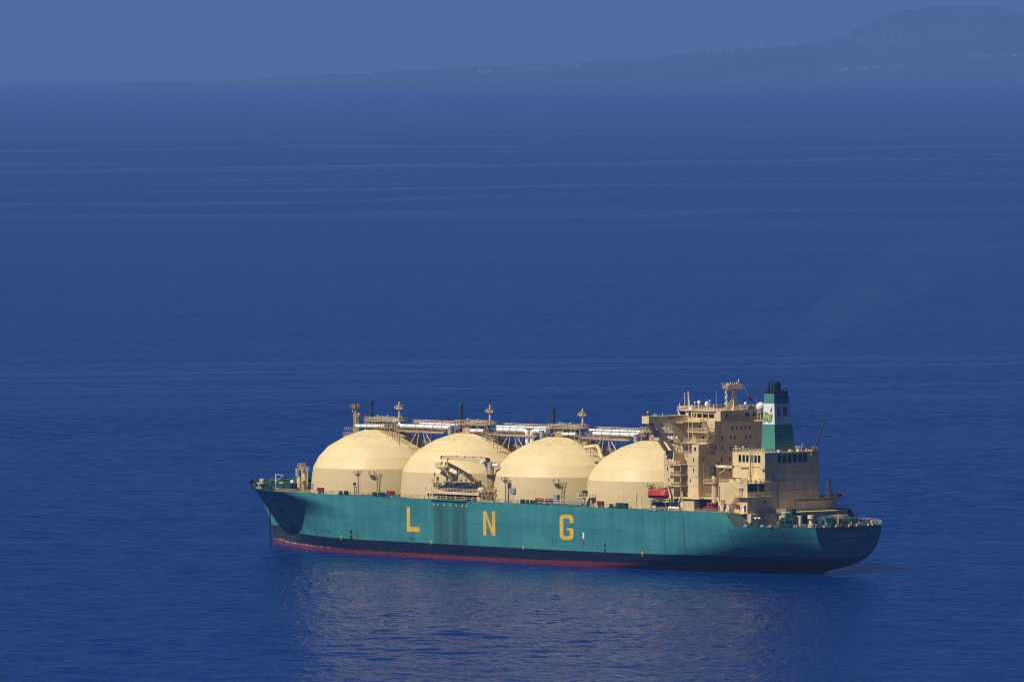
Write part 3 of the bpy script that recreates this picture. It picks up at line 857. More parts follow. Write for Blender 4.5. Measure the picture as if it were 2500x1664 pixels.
# ------------------------------------------------------------------ deck side: railing, masts, boxes
def deck_rail(u0, u1, n, side=1, h=1.1, mat=None, step=2.4, r=.05):
    us = np.linspace(u0, u1, n)
    pts = [edge_pt(u, -0.05, 0.15, side) for u in us]
    return obj("deck_railing", G().rail(pts, h, step, r), mat or m_creamrail, ship)
deck_rail(226, 246, 7); deck_rail(246, 268, 14, mat=m_green); deck_rail(268, 284, 14, mat=m_green)
deck_rail(171, 226, 10, mat=m_green, step=3); deck_rail(116.8, 144, 4, mat=m_green, step=3); deck_rail(72, 95, 4, mat=m_green, step=3); deck_rail(28.5, 72, 8, step=2.6)
deck_rail(28.5, 284, 40, -1, step=4)
deck_rail(1.2, 24.6, 10, mat=m_tealp, step=1.9, r=.042); deck_rail(1.2, 24.6, 10, -1, step=1.9, r=.042)
obj("deck_railing", G().rail([(1.25, -12.5, 14.05), (1.25, 12.5, 14.05)], 1.1, 1.9, .042), m_creamrail, ship)
def light_post(u, v, h):
    g = G().tube((u, v, 17.6), (u, v, h - .9), .34, 10, .26)
    g.frustum((u - .3, u + .3, v - .3, v + .3), (u - .75, u + .75, v - .5, v + .5), h - .9, h - .15)
    lamp_platform(g, (u, v), h, .8, .85)
    g.ladder((u - .85, v, 17.7), (u - .85, v, h + .8), .6, 'x', .05)
    obj("deck_light_post", g, m_creamrail, ship)
light_post(205.3, 22.9, 24.5); light_post(133.1, 22.9, 24.6)
g = G().tube((207.5, 22.4, 17.7), (207.5, 22.4, 20.9), .12, 6).box(207.1, 207.9, 22.1, 22.7, 20.9, 21.6).tube((206.6, 22.4, 17.7), (206.6, 22.4, 20.4), .1, 5).tube((206.6, 22.4, 20.4), (207.5, 22.4, 20.4), .1, 5)
obj("loudspeaker_post", g, m_black, ship)
for u, v, z in ((231.2, 20.0, 19.6), (130.9, 21.8, 21.5)):
    obj("deck_sign_board", G().box(u - 1.0, u + 1.0, v - .08, v + .08, z - .9, z + .95).tube((u, v - .16, 17.7), (u, v - .16, z + .9), .12, 6), m_grey, ship)
for u, v, b in ((225.0, 21.9, 17.75), (190.2, 21.9, 17.75), (88.7, 21.9, 17.75), (112.9, 22.2, 17.75), (117.5, 22.2, 17.75)):
    obj("fire_box", G().box(u - 1.2, u + 1.2, v - .7, v + .7, b + .65, b + 1.7).box(u - 1.25, u + 1.25, v - .75, v + .75, b + 1.704, b + 1.8), m_red, ship)
    obj("fire_box_leg", G().box(u - 1.0, u - .8, v - .5, v + .5, b - .05, b + .646).box(u + .8, u + 1.0, v - .5, v + .5, b - .05, b + .646), m_white, ship)
def winch(u, v, z, s=1.0, mat=m_green, name="mooring_winch"):
    g = G().box(u - 1.6 * s, u + 1.6 * s, v - 1.0 * s, v + 1.0 * s, z, z + .35 * s)
    g.lathe((u, v, z + 1.0 * s), [(.02, -1.3 * s), (.95 * s, -1.3 * s), (.95 * s, -1.15 * s), (.55 * s, -1.14 * s), (.55 * s, .5 * s), (.95 * s, .51 * s), (.95 * s, .66 * s), (.3 * s, .67 * s), (.3 * s, 1.2 * s), (.5 * s, 1.5 * s), (.02, 1.52 * s)], 14, 'y')
    g.box(u + .75 * s, u + 1.7 * s, v - .8 * s, v + .4 * s, z + .35 * s, z + 1.35 * s)
    return obj(name, g, mat, ship, smooth=40)
for u, v in ((198.2, 22.0), (195.6, 21.8), (193.8, 22.2), (191.8, 22.0), (214.2, 22.6), (211.5, 22.6), (125.5, 22.3), (123.2, 22.3), (121.0, 22.3), (119.2, 22.3), (83.5, 22.2)):
    k = R_.choice((0, 1)); z = 17.7
    g = G().box(u - .8, u + .8, v - .5, v + .5, z, z + .25)
    if k: g.lathe((u - .4, v, z), [(.3, .2), (.3, 1.0), (.42, 1.05), (.42, 1.15), (.02, 1.2)], 10).lathe((u + .4, v, z), [(.3, .2), (.3, 1.0), (.42, 1.05), (.42, 1.15), (.02, 1.2)], 10)
    else: g.lathe((u, v, z + .75), [(.02, -.5), (.6, -.5), (.6, .5), (.02, .5)], 12, 'y').box(u - .5, u + .5, v - .55, v - .52, z + .2, z + .9)
    obj("mooring_bollard", g, m_green, ship)
for u in (79.4, 76.8):
    obj("deck_locker", G().box(u - 1.05, u + 1.05, 22.0, 23.1, 17.75, 19.2).box(u - 1.1, u + 1.1, 21.95, 23.15, 19.204, 19.3), m_green, ship)
obj("deck_locker", G().box(110.0, 111.7, 20.4, 21.6, 18.6, 20.7), m_grey, ship)
# stowed accommodation ladder along the deck edge
g = G()
for v in (23.0, 23.9):
    for z in (18.35, 19.25): g.tube((116.4, v, z), (95.2, v, z), .10, 5)
    for k in range(22):
        x = 116.4 - k * 1.0; g.tube((x, v, 18.35), (x - .8, v, 19.25), .05, 4)
g.box(95.2, 116.4, 23.1, 23.8, 18.42, 18.5)
for x in (115.6, 110, 104, 98, 95.6): g.box(x - .18, x + .18, 23.2, 23.7, 17.6, 18.3)
obj("accommodation_ladder", g, m_grey, ship)
g = G().tube((96.6, 22, 17.7), (96.6, 22, 20.4), .38, 8).tube((93.2, 22, 17.7), (93.2, 22, 20.4), .25, 8).box(91.8, 99.7, 20.6, 22.8, 20.4, 20.62)
g.rail([(91.8, 22.8, 20.62), (99.7, 22.8, 20.62)], 1.0, 1.2, .06).rail([(91.8, 20.6, 20.62), (91.8, 22.8, 20.62)], 1.0, 1.2, .06)
obj("hose_platform", g, m_creamrail, ship)
g = G().lathe((96.3, 22.0, 21.6), [(.02, -.5), (.95, -.5), (.95, -.35), (.5, -.34), (.5, .34), (.95, .35), (.95, .5), (.02, .5)], 16, 'y').tube((94.9, 22, 20.6), (94.9, 22, 22.4), .12, 6).box(97.4, 98.4, 21.6, 22.4, 20.65, 21.5)
obj("hose_reel", g, m_soot, ship)
g = G().box(70.1, 71.2, 21.6, 21.72, 17.75, 20.9).box(72.9, 73.8, 21.0, 21.3, 20.6, 22.2).tube((73.3, 21.1, 17.8), (73.3, 21.1, 21), .16, 6).tube((72.4, 21.1, 21.9), (74.2, 21.1, 21.5), .12, 5)
obj("fire_monitor", g, m_creamrail, ship)

# ------------------------------------------------------------------ loading station abreast of the second tank
st = obj("loading_platform", G().box(144.9, 170.9, 19.3, 23.55, 19.75, 19.95).box(144.9, 170.9, 23.554, 23.78, 19.55, 20.35).box(144.68, 144.896, 19.3, 23.78, 19.55, 20.35), m_cream, ship)
g = G()
for u in np.linspace(148.2, 165.4, 5): g.tube((u, 23.2, 17.7), (u, 23.2, 18.7), .16, 6).tube((u, 23.2, 18.7), (u + .9, 22.9, 19.75), .14, 6)
g.box(169.2, 169.6, 21.3, 21.7, 17.7, 19.75).box(170.3, 170.7, 22.7, 23.1, 17.7, 19.75).box(166.2, 167.2, 22.2, 23.1, 17.7, 19.75)
g.tube((167.2, 23, 17.8), (170.2, 22.9, 19.7), .12, 5).tube((170.2, 23, 17.8), (168.2, 22.9, 19.7), .12, 5)
g.rail([(146, 23.6, 17.7), (166, 23.6, 17.7)], 1.1, 2.5, .06, 2)
obj("platform_support", g, m_cream, st)
obj("platform_railing", G().rail([(144.9, 23.65, 20.35), (170.8, 23.65, 20.35)], 1.05, 1.5, .055), m_creamrail, st)
obj("drip_tray", G().box(150.6, 167.6, 23.2, 24.5, 17.55, 17.95), m_tealp, st)
g = G()
for u in np.arange(148.6, 165, 2.3):
    g.lathe((u, 20.6, 21.5), [(.02, -.8), (.5, -.8), (.5, 2.4), (.75, 2.41), (.75, 2.65), (.02, 2.66)], 12, 'y')
    g.tube((u, 20.2, 20), (u, 20.2, 23.4 + (u % 3) * .3), .26, 8).lathe((u, 20.2, 23.0), [(.02, 0), (.55, 0), (.55, .12), (.02, .12)], 10)
cluster(g, 147.5, 163.5, 19.6, 22.6, 20.0, 23.2, 210, .14, R_)
obj("manifold_pipes", g, m_darkpipe, st)
g = G(); cluster(g, 147.5, 164.5, 19.6, 22.9, 20.0, 23.6, 60, .11, R_)
for u in (150.2, 154.4, 157.9): g.tube((u, 21, 20), (u, 21, 25.0 + (u % 2)), .09, 5)
g.tube((158.8, 20, 20), (157.0, 20, 26.0), .08, 4).tube((155.0, 20, 20), (156.8, 20, 26.0), .08, 4).tube((158.2, 20, 22), (155.6, 20, 22), .07, 4).tube((157.6, 20, 24), (156.2, 20, 24), .07, 4)
obj("manifold_fitting", g, m_creamrail, st)
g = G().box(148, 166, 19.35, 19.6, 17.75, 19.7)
obj("manifold_back_sheet", g, m_black, st)  # plain black sheet behind the platform legs
g = G()
for sx, u in ((1, 168.8), (-1, 162.9)): g.stair((u - sx * 2.6, 20.4, 20.0), (u, 20.4, 22.6), 1.0, 'y')
g.box(168.4, 171.2, 19.6, 21.6, 22.6, 22.72).rail([(168.4, 21.6, 22.72), (171.2, 21.6, 22.72), (171.2, 19.6, 22.72)], 1.1, 1, .055)
for k in range(5): g.tube((170.9 - k * .9, 21.5, 20.2), (170.3 - k * .9, 21.5, 22.5), .08, 4)
g.tube((170.0, 21, 22.7), (170.0, 21, 25.2), .14, 6).box(169.6, 170.4, 20.8, 21.3, 24.6, 25.8)
obj("access_stair", g, m_creamrail, st)
# lookout perch on its leaning ladder
g = G().box(164.6, 169.5, 18.7, 20.9, 27.35, 27.5)
g.add([(164.7, 18.7, 27.34), (169.4, 18.7, 27.34), (169.4, 20.9, 27.34), (164.7, 20.9, 27.34), (165.1, 19.5, 25.9), (165.1, 20.1, 25.9)],
      [(0, 1, 2, 3), (1, 4, 5, 2), (0, 4, 1), (3, 2, 5), (0, 3, 5, 4)])
g.rail([(164.6, 20.9, 27.5), (169.5, 20.9, 27.5), (169.5, 18.7, 27.5)], 1.2, 1.2, .06)
g.ladder((161.2, 19.8, 20.4), (165.2, 19.8, 26.8), .8, 'y', .08, .5)
g.tube((164.9, 19.8, 25), (164.9, 19.8, 30.0), .24, 8).box(164.5, 165.3, 19.5, 20.1, 29.9, 30.25)
obj("lookout_perch", g, m_creamrail, st)
# hose crane
cr = obj("hose_crane_post", G().lathe((144.9, 19.0, 0), [(1.05, 17.7), (1.05, 25.9), (1.35, 25.92), (1.35, 26.2), (1.0, 26.22), (1.0, 28.8), (.5, 29.6), (.02, 29.7)], 18), m_rusty, ship, smooth=40)
g = G().box(143.6, 145.8, 18.1, 19.9, 28.0, 29.3).tube((145.2, 19.9, 23.0), (145.2, 19.9, 29.2), .3, 8)
g.lathe((146.0, 19.0, 0), [(.7, 26.3), (.7, 28.6), (.02, 28.65)], 12)
obj("crane_winch", g, m_grey, cr)
g = G().box(145.3, 146.4, 19.2, 20.2, 28.2, 29.2).tube((146.3, 19.4, 29.9), (149.0, 19.2, 28.9), .12, 5).tube((145.6, 19.2, 29.3), (147.4, 19.0, 30.6), .25, 6).box(145.4, 146.6, 18.7, 19.4, 29.3, 30.7)
obj("crane_head", g, m_soot, cr)
g = G().prism([(146.2, 29.6), (147.6, 30.45), (168.2, 30.6), (168.8, 30.25), (168.2, 29.85), (158, 29.45), (147.6, 28.9)], 'y', 18.45, 19.15)
obj("crane_jib", g, m_cream, cr)
g = G().tube((147, 18.3, 30.75), (168.6, 18.6, 30.8), .08, 5).lathe((168.9, 18.8, 30.3), [(.02, -.2), (.5, -.2), (.5, .2), (.02, .2)], 12, 'y').tube((168.9, 18.8, 29.8), (168.9, 18.8, 28.9), .06, 4).box(168.6, 169.2, 18.6, 19, 28.2, 28.9)
for x in (150, 154, 158, 162): g.box(x, x + .5, 18.2, 18.4, 30.6, 30.95)
obj("crane_tackle", g, m_soot, cr)
obj("crane_name_plate", G().box(148.0, 149.6, 19.2, 19.26, 28.95, 30.1), m_white, cr)
g = G().lathe((144.9, 19.0, 0), [(1.2, 25.9), (2.2, 25.95), (2.2, 26.05), (1.2, 26.1)], 18)
for k in range(12):
    a = k * math.pi / 6; b = (k + 1) * math.pi / 6
    g.tube((144.9 + 2.15 * math.cos(a), 19 + 2.15 * math.sin(a), 26), (144.9 + 2.15 * math.cos(a), 19 + 2.15 * math.sin(a), 27.1), .05, 4)
    g.tube((144.9 + 2.15 * math.cos(a), 19 + 2.15 * math.sin(a), 27.1), (144.9 + 2.15 * math.cos(b), 19 + 2.15 * math.sin(b), 27.1), .05, 4)
g.ladder((144.9, 20.25, 17.8), (144.9, 20.25, 26), .6, 'x', .06)
obj("crane_gallery", g, m_creamrail, cr)
straight("crane_bracket_pipe", [(141.0, 19, 28.6), (144.2, 19, 28.6)], .55, m_white, 0)
g = G().lathe((145.6, 22.2, 0), [(1.3, 17.7), (1.3, 20.9), (1.1, 21.6), (.6, 22.0), (.02, 22.1)], 14)
obj("ballast_vent_head", g, m_cream, ship, smooth=40)
g = G().stair((140.6, 22.6, 17.8), (143.6, 22.6, 20.6), 1.1, 'y').box(143.0, 145.2, 19.4, 23.2, 20.5, 20.62).box(137.4, 145.6, 23.5, 24.0, 17.75, 18.3)
cluster(g, 139.6, 143.4, 19.5, 22.5, 17.9, 24.0, 26, .13, R_)
obj("station_stair", g, m_rusty, ship)

# ------------------------------------------------------------------ forecastle
g = G().tube((256.4, 5, 17.9), (256.4, 5, 25.2), .34, 10, .24); lamp_platform(g, (256.4, 5), 24.6, .9)
g.tube((255.3, 5, 18), (256.3, 5, 23.5), .14, 5)
obj("foremast", g, m_cream, ship)
g = G().tube((246.2, 12, 17.8), (246.2, 12, 24.0), .85, 12, .55); lamp_platform(g, (246.2, 12), 24.0, 1.1)
g.tube((244.7, 12, 17.8), (244.7, 12, 24.1), .2, 6)
obj("deck_crane_post", g, m_cream, ship, smooth=40)
g = G().tube((248.4, 12.4, 17.8), (248.4, 12.4, 21.2), .75, 12, .6).tube((248.4, 12.4, 21.2), (248.4, 12.4, 21.9), .5, 10)
obj("mushroom_vent", g, m_cream, ship, smooth=40)
g = G().lathe((244.2, 14.0, 0), [(.6, 17.8), (.6, 20.3), (.8, 20.4), (.8, 21.0), (.02, 21.1)], 12).tube((244.2, 13.2, 17.8), (244.2, 13.2, 21.4), .15, 6)
obj("mushroom_vent", g, m_rusty, ship, smooth=40)
obj("mushroom_vent", G().lathe((259.8, 4, 0), [(.55, 18), (.55, 21.0), (.85, 21.3), (.85, 23.4), (.95, 23.45), (.95, 24.0), (.02, 24.1)], 14), m_grey, ship, smooth=40)
for u, v, z in ((275.6, 6.0, 18.3), (255.6, 13.6, 18.1)):
    obj("mushroom_vent", G().lathe((u, v, 0), [(.45, z - .3), (.45, z + .9), (.9, z + 1.0), (.9, z + 2.0), (.02, z + 2.1)], 12), m_creamrail, ship, smooth=40)
obj("roller_fairlead", G().box(261.6, 264.8, 15.6, 16.6, 17.9, 18.5).lathe((262.4, 16.1, 0), [(.35, 18.9), (.35, 19.5), (.02, 19.55)], 10).lathe((264.0, 16.1, 0), [(.35, 18.9), (.35, 19.5), (.02, 19.55)], 10).box(261.6, 264.8, 15.6, 16.6, 19.56, 19.8), m_cream, ship)
g = G().tube((268.6, 6, 18.2), (268.6, 6, 22.0), .18, 8).tube((268.6, 6, 21.9), (264.8, 6, 21.8), .07, 5).tube((268.6, 6, 19.6), (264.8, 6, 21.8), .07, 5)
obj("jib_davit", g, m_white, ship)
for u, v, s in ((262.5, 6.5, 1.7), (254.9, 11.0, 1.35), (262.0, -5, 1.7), (270.5, 3.4, 1.2), (256.5, 3.0, 1.5), (250.6, 15.5, 1.25)): winch(u, v, 18.0, s)
g = G()
for u, v in ((283.0, 1.5), (281.4, -2.5), (274.6, 9.3), (272.4, 8.0), (271.0, 12.2), (268.4, 11.8), (266.0, 12.0), (263.6, 14.5), (260.6, 17.5), (258.6, 17.0), (253.6, 20.0), (251.6, 21.0), (276.5, -4), (273.5, -6.5), (270, -9)):
    g.lathe((u, v, 0), [(.38, 17.9), (.38, 19.2), (.5, 19.25), (.5, 19.4), (.02, 19.45)], 9).box(u - .7, u + .7, v - .45, v + .45, 17.85, 18.15)
cluster(g, 250, 276, 2, 8, 18.3, 19.6, 60, .16, R_)
obj("mooring_gear", g, m_green, ship)
obj("winch_cover", G().prism([(262, 18), (256, 18), (256.6, 20.6), (258.6, 21.6), (260.6, 21.2)], 'y', -1.5, 2.5), m_green, ship)
obj("deck_store", G().box(247.0, 252.6, 14.2, 17.0, 17.8, 19.7).box(246.9, 252.7, 14.1, 17.1, 19.704, 19.85), m_green, ship)
obj("liferaft_cradle", G().lathe((247.4, 15.8, 20.5), [(.02, -.6), (.5, -.6), (.6, 0), (.5, .6), (.02, .6)], 12, 'x'), m_white, ship, smooth=40)
pts = [edge_pt(u, 0, 0.02) for u in np.linspace(279.5, 285.8, 8)]
g = G()
def bul(pts, h):
    for a, b in zip(pts, pts[1:]):
        g.add([(a[0], a[1], a[2] - .2), (b[0], b[1], b[2] - .2), (b[0] + .2, b[1] + .05, b[2] + h), (a[0] + .2, a[1] + .05, a[2] + h),
               (a[0], a[1] - .12, a[2] - .2), (b[0], b[1] - .12, b[2] - .2), (b[0] + .2, b[1] - .07, b[2] + h), (a[0] + .2, a[1] - .07, a[2] + h)],
              [(0, 1, 2, 3), (7, 6, 5, 4), (3, 2, 6, 7), (0, 3, 7, 4), (1, 5, 6, 2)])
bul(pts, .95); bul([(x, -y, z) for x, y, z in [edge_pt(u, 0, 0.02) for u in np.linspace(262, 285.8, 14)]], .95)
obj("bow_bulwark", g, m_green, ship)

# anchor: bolster on the flare, chain hanging from it to the water
def chain(p, q, n, w, r):
    g = G(); p = Vector(p); q = Vector(q); d = (q - p) / n
    for k in range(n):
        c = p + d * (k + .5); L = d.length * .66; a = Vector((1, 0, 0)) if k % 2 else Vector((0, 1, 0))
        dz = Vector((0, 0, 1)); pts = []
        for i in range(9):
            t_ = 2 * math.pi * i / 8; pts.append(c + a * w * math.cos(t_) + dz * L * math.sin(t_))
        g.path(pts, r, 5)
    return g
_u, _b = hull_pt(268.5, 12.0)
obj("anchor_bolster", G().lathe((_u - 1.2, _b + .1, 11.7), [(1.9, -1.2), (1.8, .2), (1.2, .9), (.5, 1.0), (.02, 1.0)], 16, 'y'), hull.data.materials[0], hull, smooth=50)
ax = [266.2, 10.0]
obj("anchor_chain", chain((ax[0] + .2, 10.2, 11.0), (ax[0], 10.1, -0.4), 17, .30, .10), m_black, hull)
# ------------------------------------------------------------------ accommodation block
house = obj("deckhouse", G().box(50.9, 67.0, -11.5, 11.5, 17.6, 34.05).box(50.9, 55.8, 11.504, 15.6, 21.5, 34.05).box(62.2, 66.9, 11.504, 15.6, 17.6, 34.5)
            .box(50.9, 67.0, -15.6, -11.504, 21.5, 34.05).box(51.0, 54.15, 11.504, 15.4, 34.054, 37.1), m_cream, ship)
upper = obj("upper_deckhouse", G().box(50.6, 66.9, -9.1, 9.1, 34.06, 43.6).box(50.55, 55.3, 9.104, 9.5, 40.8, 44.1), m_cream, ship)
m_win = m_glass
def pane(face, a0, a1, z0, z1, at, parent, mat=None, name="window", t=.05):
    """a dark pane set 3 cm proud of a wall: face p=port wall (v=at), a=aft wall (u=at)"""
    g = G()
    if face == 'p': g.box(a0, a1, at, at + t, z0, z1)
    else: g.box(at - t, at, a0, a1, z0, z1)
    return obj(name, g, mat or m_win, parent)
def door(face, a, z0, at, parent, mat=None, w=.75, h=1.95):
    d = pane(face, a - w / 2, a + w / 2, z0, z0 + h, at, parent, mat or m_white, "door", .08)
    pane(face, a - .14, a + .14, z0 + h * .62, z0 + h * .82, at + (.08 if face == 'p' else -.08), d, m_win, "porthole", .02)
    return d
# port wall windows
for u, z in ((65.1, 32.3), (63.4, 32.3), (65.1, 29.2), (64.6, 26.0)): pane('p', u - .22, u + .22, z, z + 1.0, 15.6, house)
for u, z in ((53.1, 32.2), (53.1, 29.1), (54.6, 26.0)): pane('p', u - .2, u + .2, z, z + .95, 15.6, house)
for u, z in ((58.4, 32.0), (57.8, 29.0), (57.0, 25.9)): pane('p', u - .25, u + .25, z, z + 1.0, 11.5, house)
for z in (31.1, 28.0, 24.9): door('p', 60.4, z, 11.5, house)
door('p', 57.0, 25.0, 11.5, house); door('p', 59.6, 21.6, 11.5, house, m_soot, 1.3, 2.3)
# aft wall windows of the wide lower house and of the upper house
for v, z in ((13.6, 32.2), (13.6, 29.0), (10.4, 26), (9.1, 35.6)): pane('a', v - .3, v + .3, z, z + 1.0, 50.9 if z < 34 else 50.6, house)
for v in (7.9, 2.7, 1.0, -.7, -2.4, -4.1): 
    if v < 4: pane('a', v - .24, v + .24, 41.2, 42.2, 50.6, upper)
for v, z in ((6.6, 38.4), (3.3, 38.4), (1.8, 38.4), (-2.6, 38.4), (-4.4, 38.4), (6.6, 35.2), (3.4, 35.2), (-1.6, 35.2), (-2.6, 35.2)): pane('a', v - .24, v + .24, z, z + 1.0, 50.6, upper)
for v, z in ((6.6, 32.0), (3.4, 32.0), (3.4, 28.9), (6.6, 29)): pane('a', v - .25, v + .25, z, z + 1.05, 50.9, house)
for u, z in ((58.0, 41.4), (53.6, 41.4), (56.4, 38.3), (53.2, 38.3)): pane('p', u - .25, u + .25, z, z + 1.0, 9.1 if z < 40.8 or u > 55.4 else 9.5, upper)
door('p', 57.0, 40.75, 9.1, upper); door('p', 54.4, 37.55, 9.1, upper)
for u, z in ((58.5, 35.1), (52.6, 35.3)): pane('p', u - .4, u + .4, z, z + 1.0, 9.1 if u > 55 else 15.4, upper)
# drain pipes and deck seams on the aft wall
g = G().tube((50.45, 7.4, 34.2), (50.45, 7.4, 43.5), .11, 6).tube((50.75, 13.9, 21.7), (50.75, 13.9, 34.0), .11, 6).box(50.74, 50.896, -11, 15.6, 33.95, 34.15).box(50.7, 50.896, 9.2, 15.6, 24.9, 25.0)
g.box(50.4, 50.596, -9.1, 9.1, 43.3, 43.5)
obj("drain_pipe", g, m_creamrail, upper)
# deck slabs round the upper house (port and starboard)
def slab(name, x0, x1, y0, y1, z, rails=True, t=.3):
    s = obj(name, G().box(x0, x1, y0, y1, z - t, z), m_cream, ship)
    if rails:
        e = .1; ys = y1 - e if y1 > 0 else y0 + e; yi = y0 if y1 > 0 else y1
        obj("slab_railing", G().rail([(x0 + e, yi, z), (x0 + e, ys, z), (x1 - e, ys, z), (x1 - e, yi, z)], 1.1, 1.3, .055), m_creamrail, s)
    return s
slab("deck_slab", 50.7, 60.4, 9.6, 12.1, 40.8)
slab("deck_slab", 50.7, 62.4, 9.104, 12.3, 37.55)
slab("deck_slab", 54.2, 60.6, 9.104, 12.2, 43.85)
slab("deck_slab", 50.7, 62.4, -12.3, -9.104, 37.55)
slab("deck_slab", 50.7, 60.4, -12.1, -9.104, 40.8)
g = G()
for u in (59.6, 57.9, 51.0):
    for z0, z1 in ((34.1, 37.2), (37.6, 40.5), (40.85, 43.5)):
        if u > 52 or z0 < 40: g.tube((u, 12.0, z0), (u, 12.0, z1), .12, 6)
obj("deck_pillar", g, m_cream, ship)
obj("deck_stair", G().stair((52.2, 10.9, 40.85), (54.6, 10.9, 43.7), .9, 'y'), m_creamrail, ship)
g = G()
for u in (57.2, 56.4): g.add([(u, 11.9, 37.6), (u + .8, 11.9, 37.6), (u + .4, 11.9, 39.8), (u, 11.5, 37.6), (u + .8, 11.5, 37.6), (u + .4, 11.5, 39.8)], [(0, 1, 2), (5, 4, 3), (0, 3, 4, 1), (1, 4, 5, 2), (2, 5, 3, 0)])
obj("deck_bracket", g, m_cream, ship)
obj("slab_railing", G().rail([(54.4, 11.6, 34.06), (62.0, 15.4, 34.06)], 1.1, 1.2, .055).rail([(62.4, 15.4, 34.52), (62.3, 11.6, 34.52)], 1.1, 1.2, .055), m_creamrail, ship)
# stair tower in the recess
for k, z in enumerate((31.0, 27.9, 24.75)):
    s = obj("stair_landing", G().box(58.4, 63.9, 11.504, 16.3, z - .22, z).box(56.0, 58.396, 11.504, 13.0, z - .22, z), m_cream, house)
    obj("landing_railing", G().rail([(63.9, 15.7, z), (63.9, 16.2, z), (58.5, 16.2, z), (58.5, 13.1, z)], 1.1, 1.0, .06), m_creamrail, s)
    obj("stair_flight", G().stair((57.4, 14.2, z - 3.0), (58.8, 12.6, z), .9, 'x', 9), m_cream, s)
obj("stair_flight", G().stair((56.6, 14.4, 31.1), (59.6, 13.2, 34.1), .9, 'y', 10), m_cream, house)
obj("landing_pillar", G().tube((62.0, 15.9, 21.5), (62.0, 15.9, 31.0), .12, 6).tube((58.7, 15.9, 21.5), (58.7, 15.9, 31), .1, 6).box(60.9, 61.4, 15.7, 16.15, 31.0, 32.0).box(62.9, 63.3, 15.8, 16.2, 27.95, 28.9).box(63.0, 63.4, 15.8, 16.2, 24.8, 25.8), m_creamrail, house)
g = G()
for z in (30.7, 27.6, 24.7): g.box(50.9, 55.8, 15.604, 15.66, z, z + .10).box(62.2, 66.9, 15.604, 15.66, z, z + .10)
obj("deck_seam", g, m_rusty, house)
# broad deck at the foot of the block
slab("boat_deck_slab", 47.3, 60.2, 11.0, 18.4, 21.49, False, .35)
obj("slab_railing", G().rail([(47.4, 18.2, 21.5), (50.8, 18.2, 21.5)], 1.1, 1.2, .055).rail([(47.4, 11, 21.5), (47.4, 18.2, 21.5)], 1.1, 1.2, .055), m_creamrail, ship)
slab("boat_deck_slab", 39.2, 50.85, -15.0, 16.6, 21.6, False, .35)
obj("slab_railing", G().rail([(39.6, 16.5, 21.6), (46.5, 16.5, 21.6)], 1.1, 1.5, .055), m_creamrail, ship)
obj("under_deck_shade", G().box(40.0, 50.8, -14, 9.0, 17.6, 21.24), m_soot, ship)  # dark box added as the shade of the open space below the deck
obj("deck_pillar", G().tube((43.9, 16.2, 17.7), (43.9, 16.2, 25.6), .16, 6).tube((42.3, 16.2, 21.6), (42.3, 16.2, 25.6), .12, 6), m_cream, ship)

# bridge wing and its propping frame
def wing(side):
    g = G(); y0, y1 = (9.104, 24.0) if side > 0 else (-24.0, -9.104)
    g.box(63.55, 66.85, y0, y1, 43.25, 45.42)
    w = obj("bridge_wing", g, m_cream, ship)
    s = side
    obj("wing_deck", G().box(60.4, 63.546, min(s * 9.104, s * 13.6), max(s * 9.104, s * 13.6), 43.25, 43.6), m_cream, w)
    obj("wing_panel", G().box(63.42, 63.546, min(s * 11, s * 17), max(s * 11, s * 17), 44.2, 45.1), m_rusty, w)
    # haunch against the house
    obj("wing_haunch", G().prism([(s * 9.104, 36.0), (s * 9.104, 43.246), (s * 17.2, 43.246), (s * 13.0, 41.6), (s * 10.8, 39.2)], 'x', 62.6, 66.6), m_cream, w)
    # frame: two raking legs joined by webs
    o_ = [(22.0, 43.246), (20.4, 43.246), (14.9, 34.56), (15.6, 34.56)]
    def leg(a0, a1, b0, b1):
        return [(s * a0, 43.246), (s * a1, 43.246), (s * b1, 34.56), (s * b0, 34.56)]
    g = G().prism([(s * y, z) for y, z in ((22.6, 43.246), (20.9, 43.246), (15.55 - 1.1, 34.56), (15.55, 34.56), (15.6, 35.0))], 'x', 65.6, 66.85)
    g.prism([(s * y, z) for y, z in ((22.6, 43.246), (20.9, 43.246), (15.55 - 1.1, 34.56), (15.55, 34.56), (15.6, 35.0))], 'x', 62.25, 63.2)
    g.box(63.204, 65.596, min(s * 18.6, s * 20.4), max(s * 18.6, s * 20.4), 38.2, 41.2)
    g.box(63.204, 65.596, min(s * 21.0, s * 22.0), max(s * 21.0, s * 22.0), 42.3, 43.24)
    g.box(63.204, 65.596, min(s * 14.2, s * 15.5), max(s * 14.2, s * 15.5), 34.56, 35.0)
    obj("wing_frame", g, m_cream, w)
    obj("wing_lamp", G().tube((65.2, s * 23, 45.42), (65.2, s * 23, 46.4), .12, 6).sphere((65.2, s * 23, 46.5), .42, 10), m_grey, w)
    if s > 0:
        obj("wing_antenna", G().tube((65, 20.5, 45.42), (65, 20.5, 46.3), .08, 5).tube((64, 20.5, 45.8), (66, 20.5, 45.8), .06, 5).tube((65, 17.5, 45.4), (65, 17.5, 46.2), .08, 5), m_white, w)
    return w
wing(1); wing(-1)
obj("bridge_deck", G().box(50.4, 67.0, -9.3, 9.1, 43.604, 43.9), m_cream, ship)
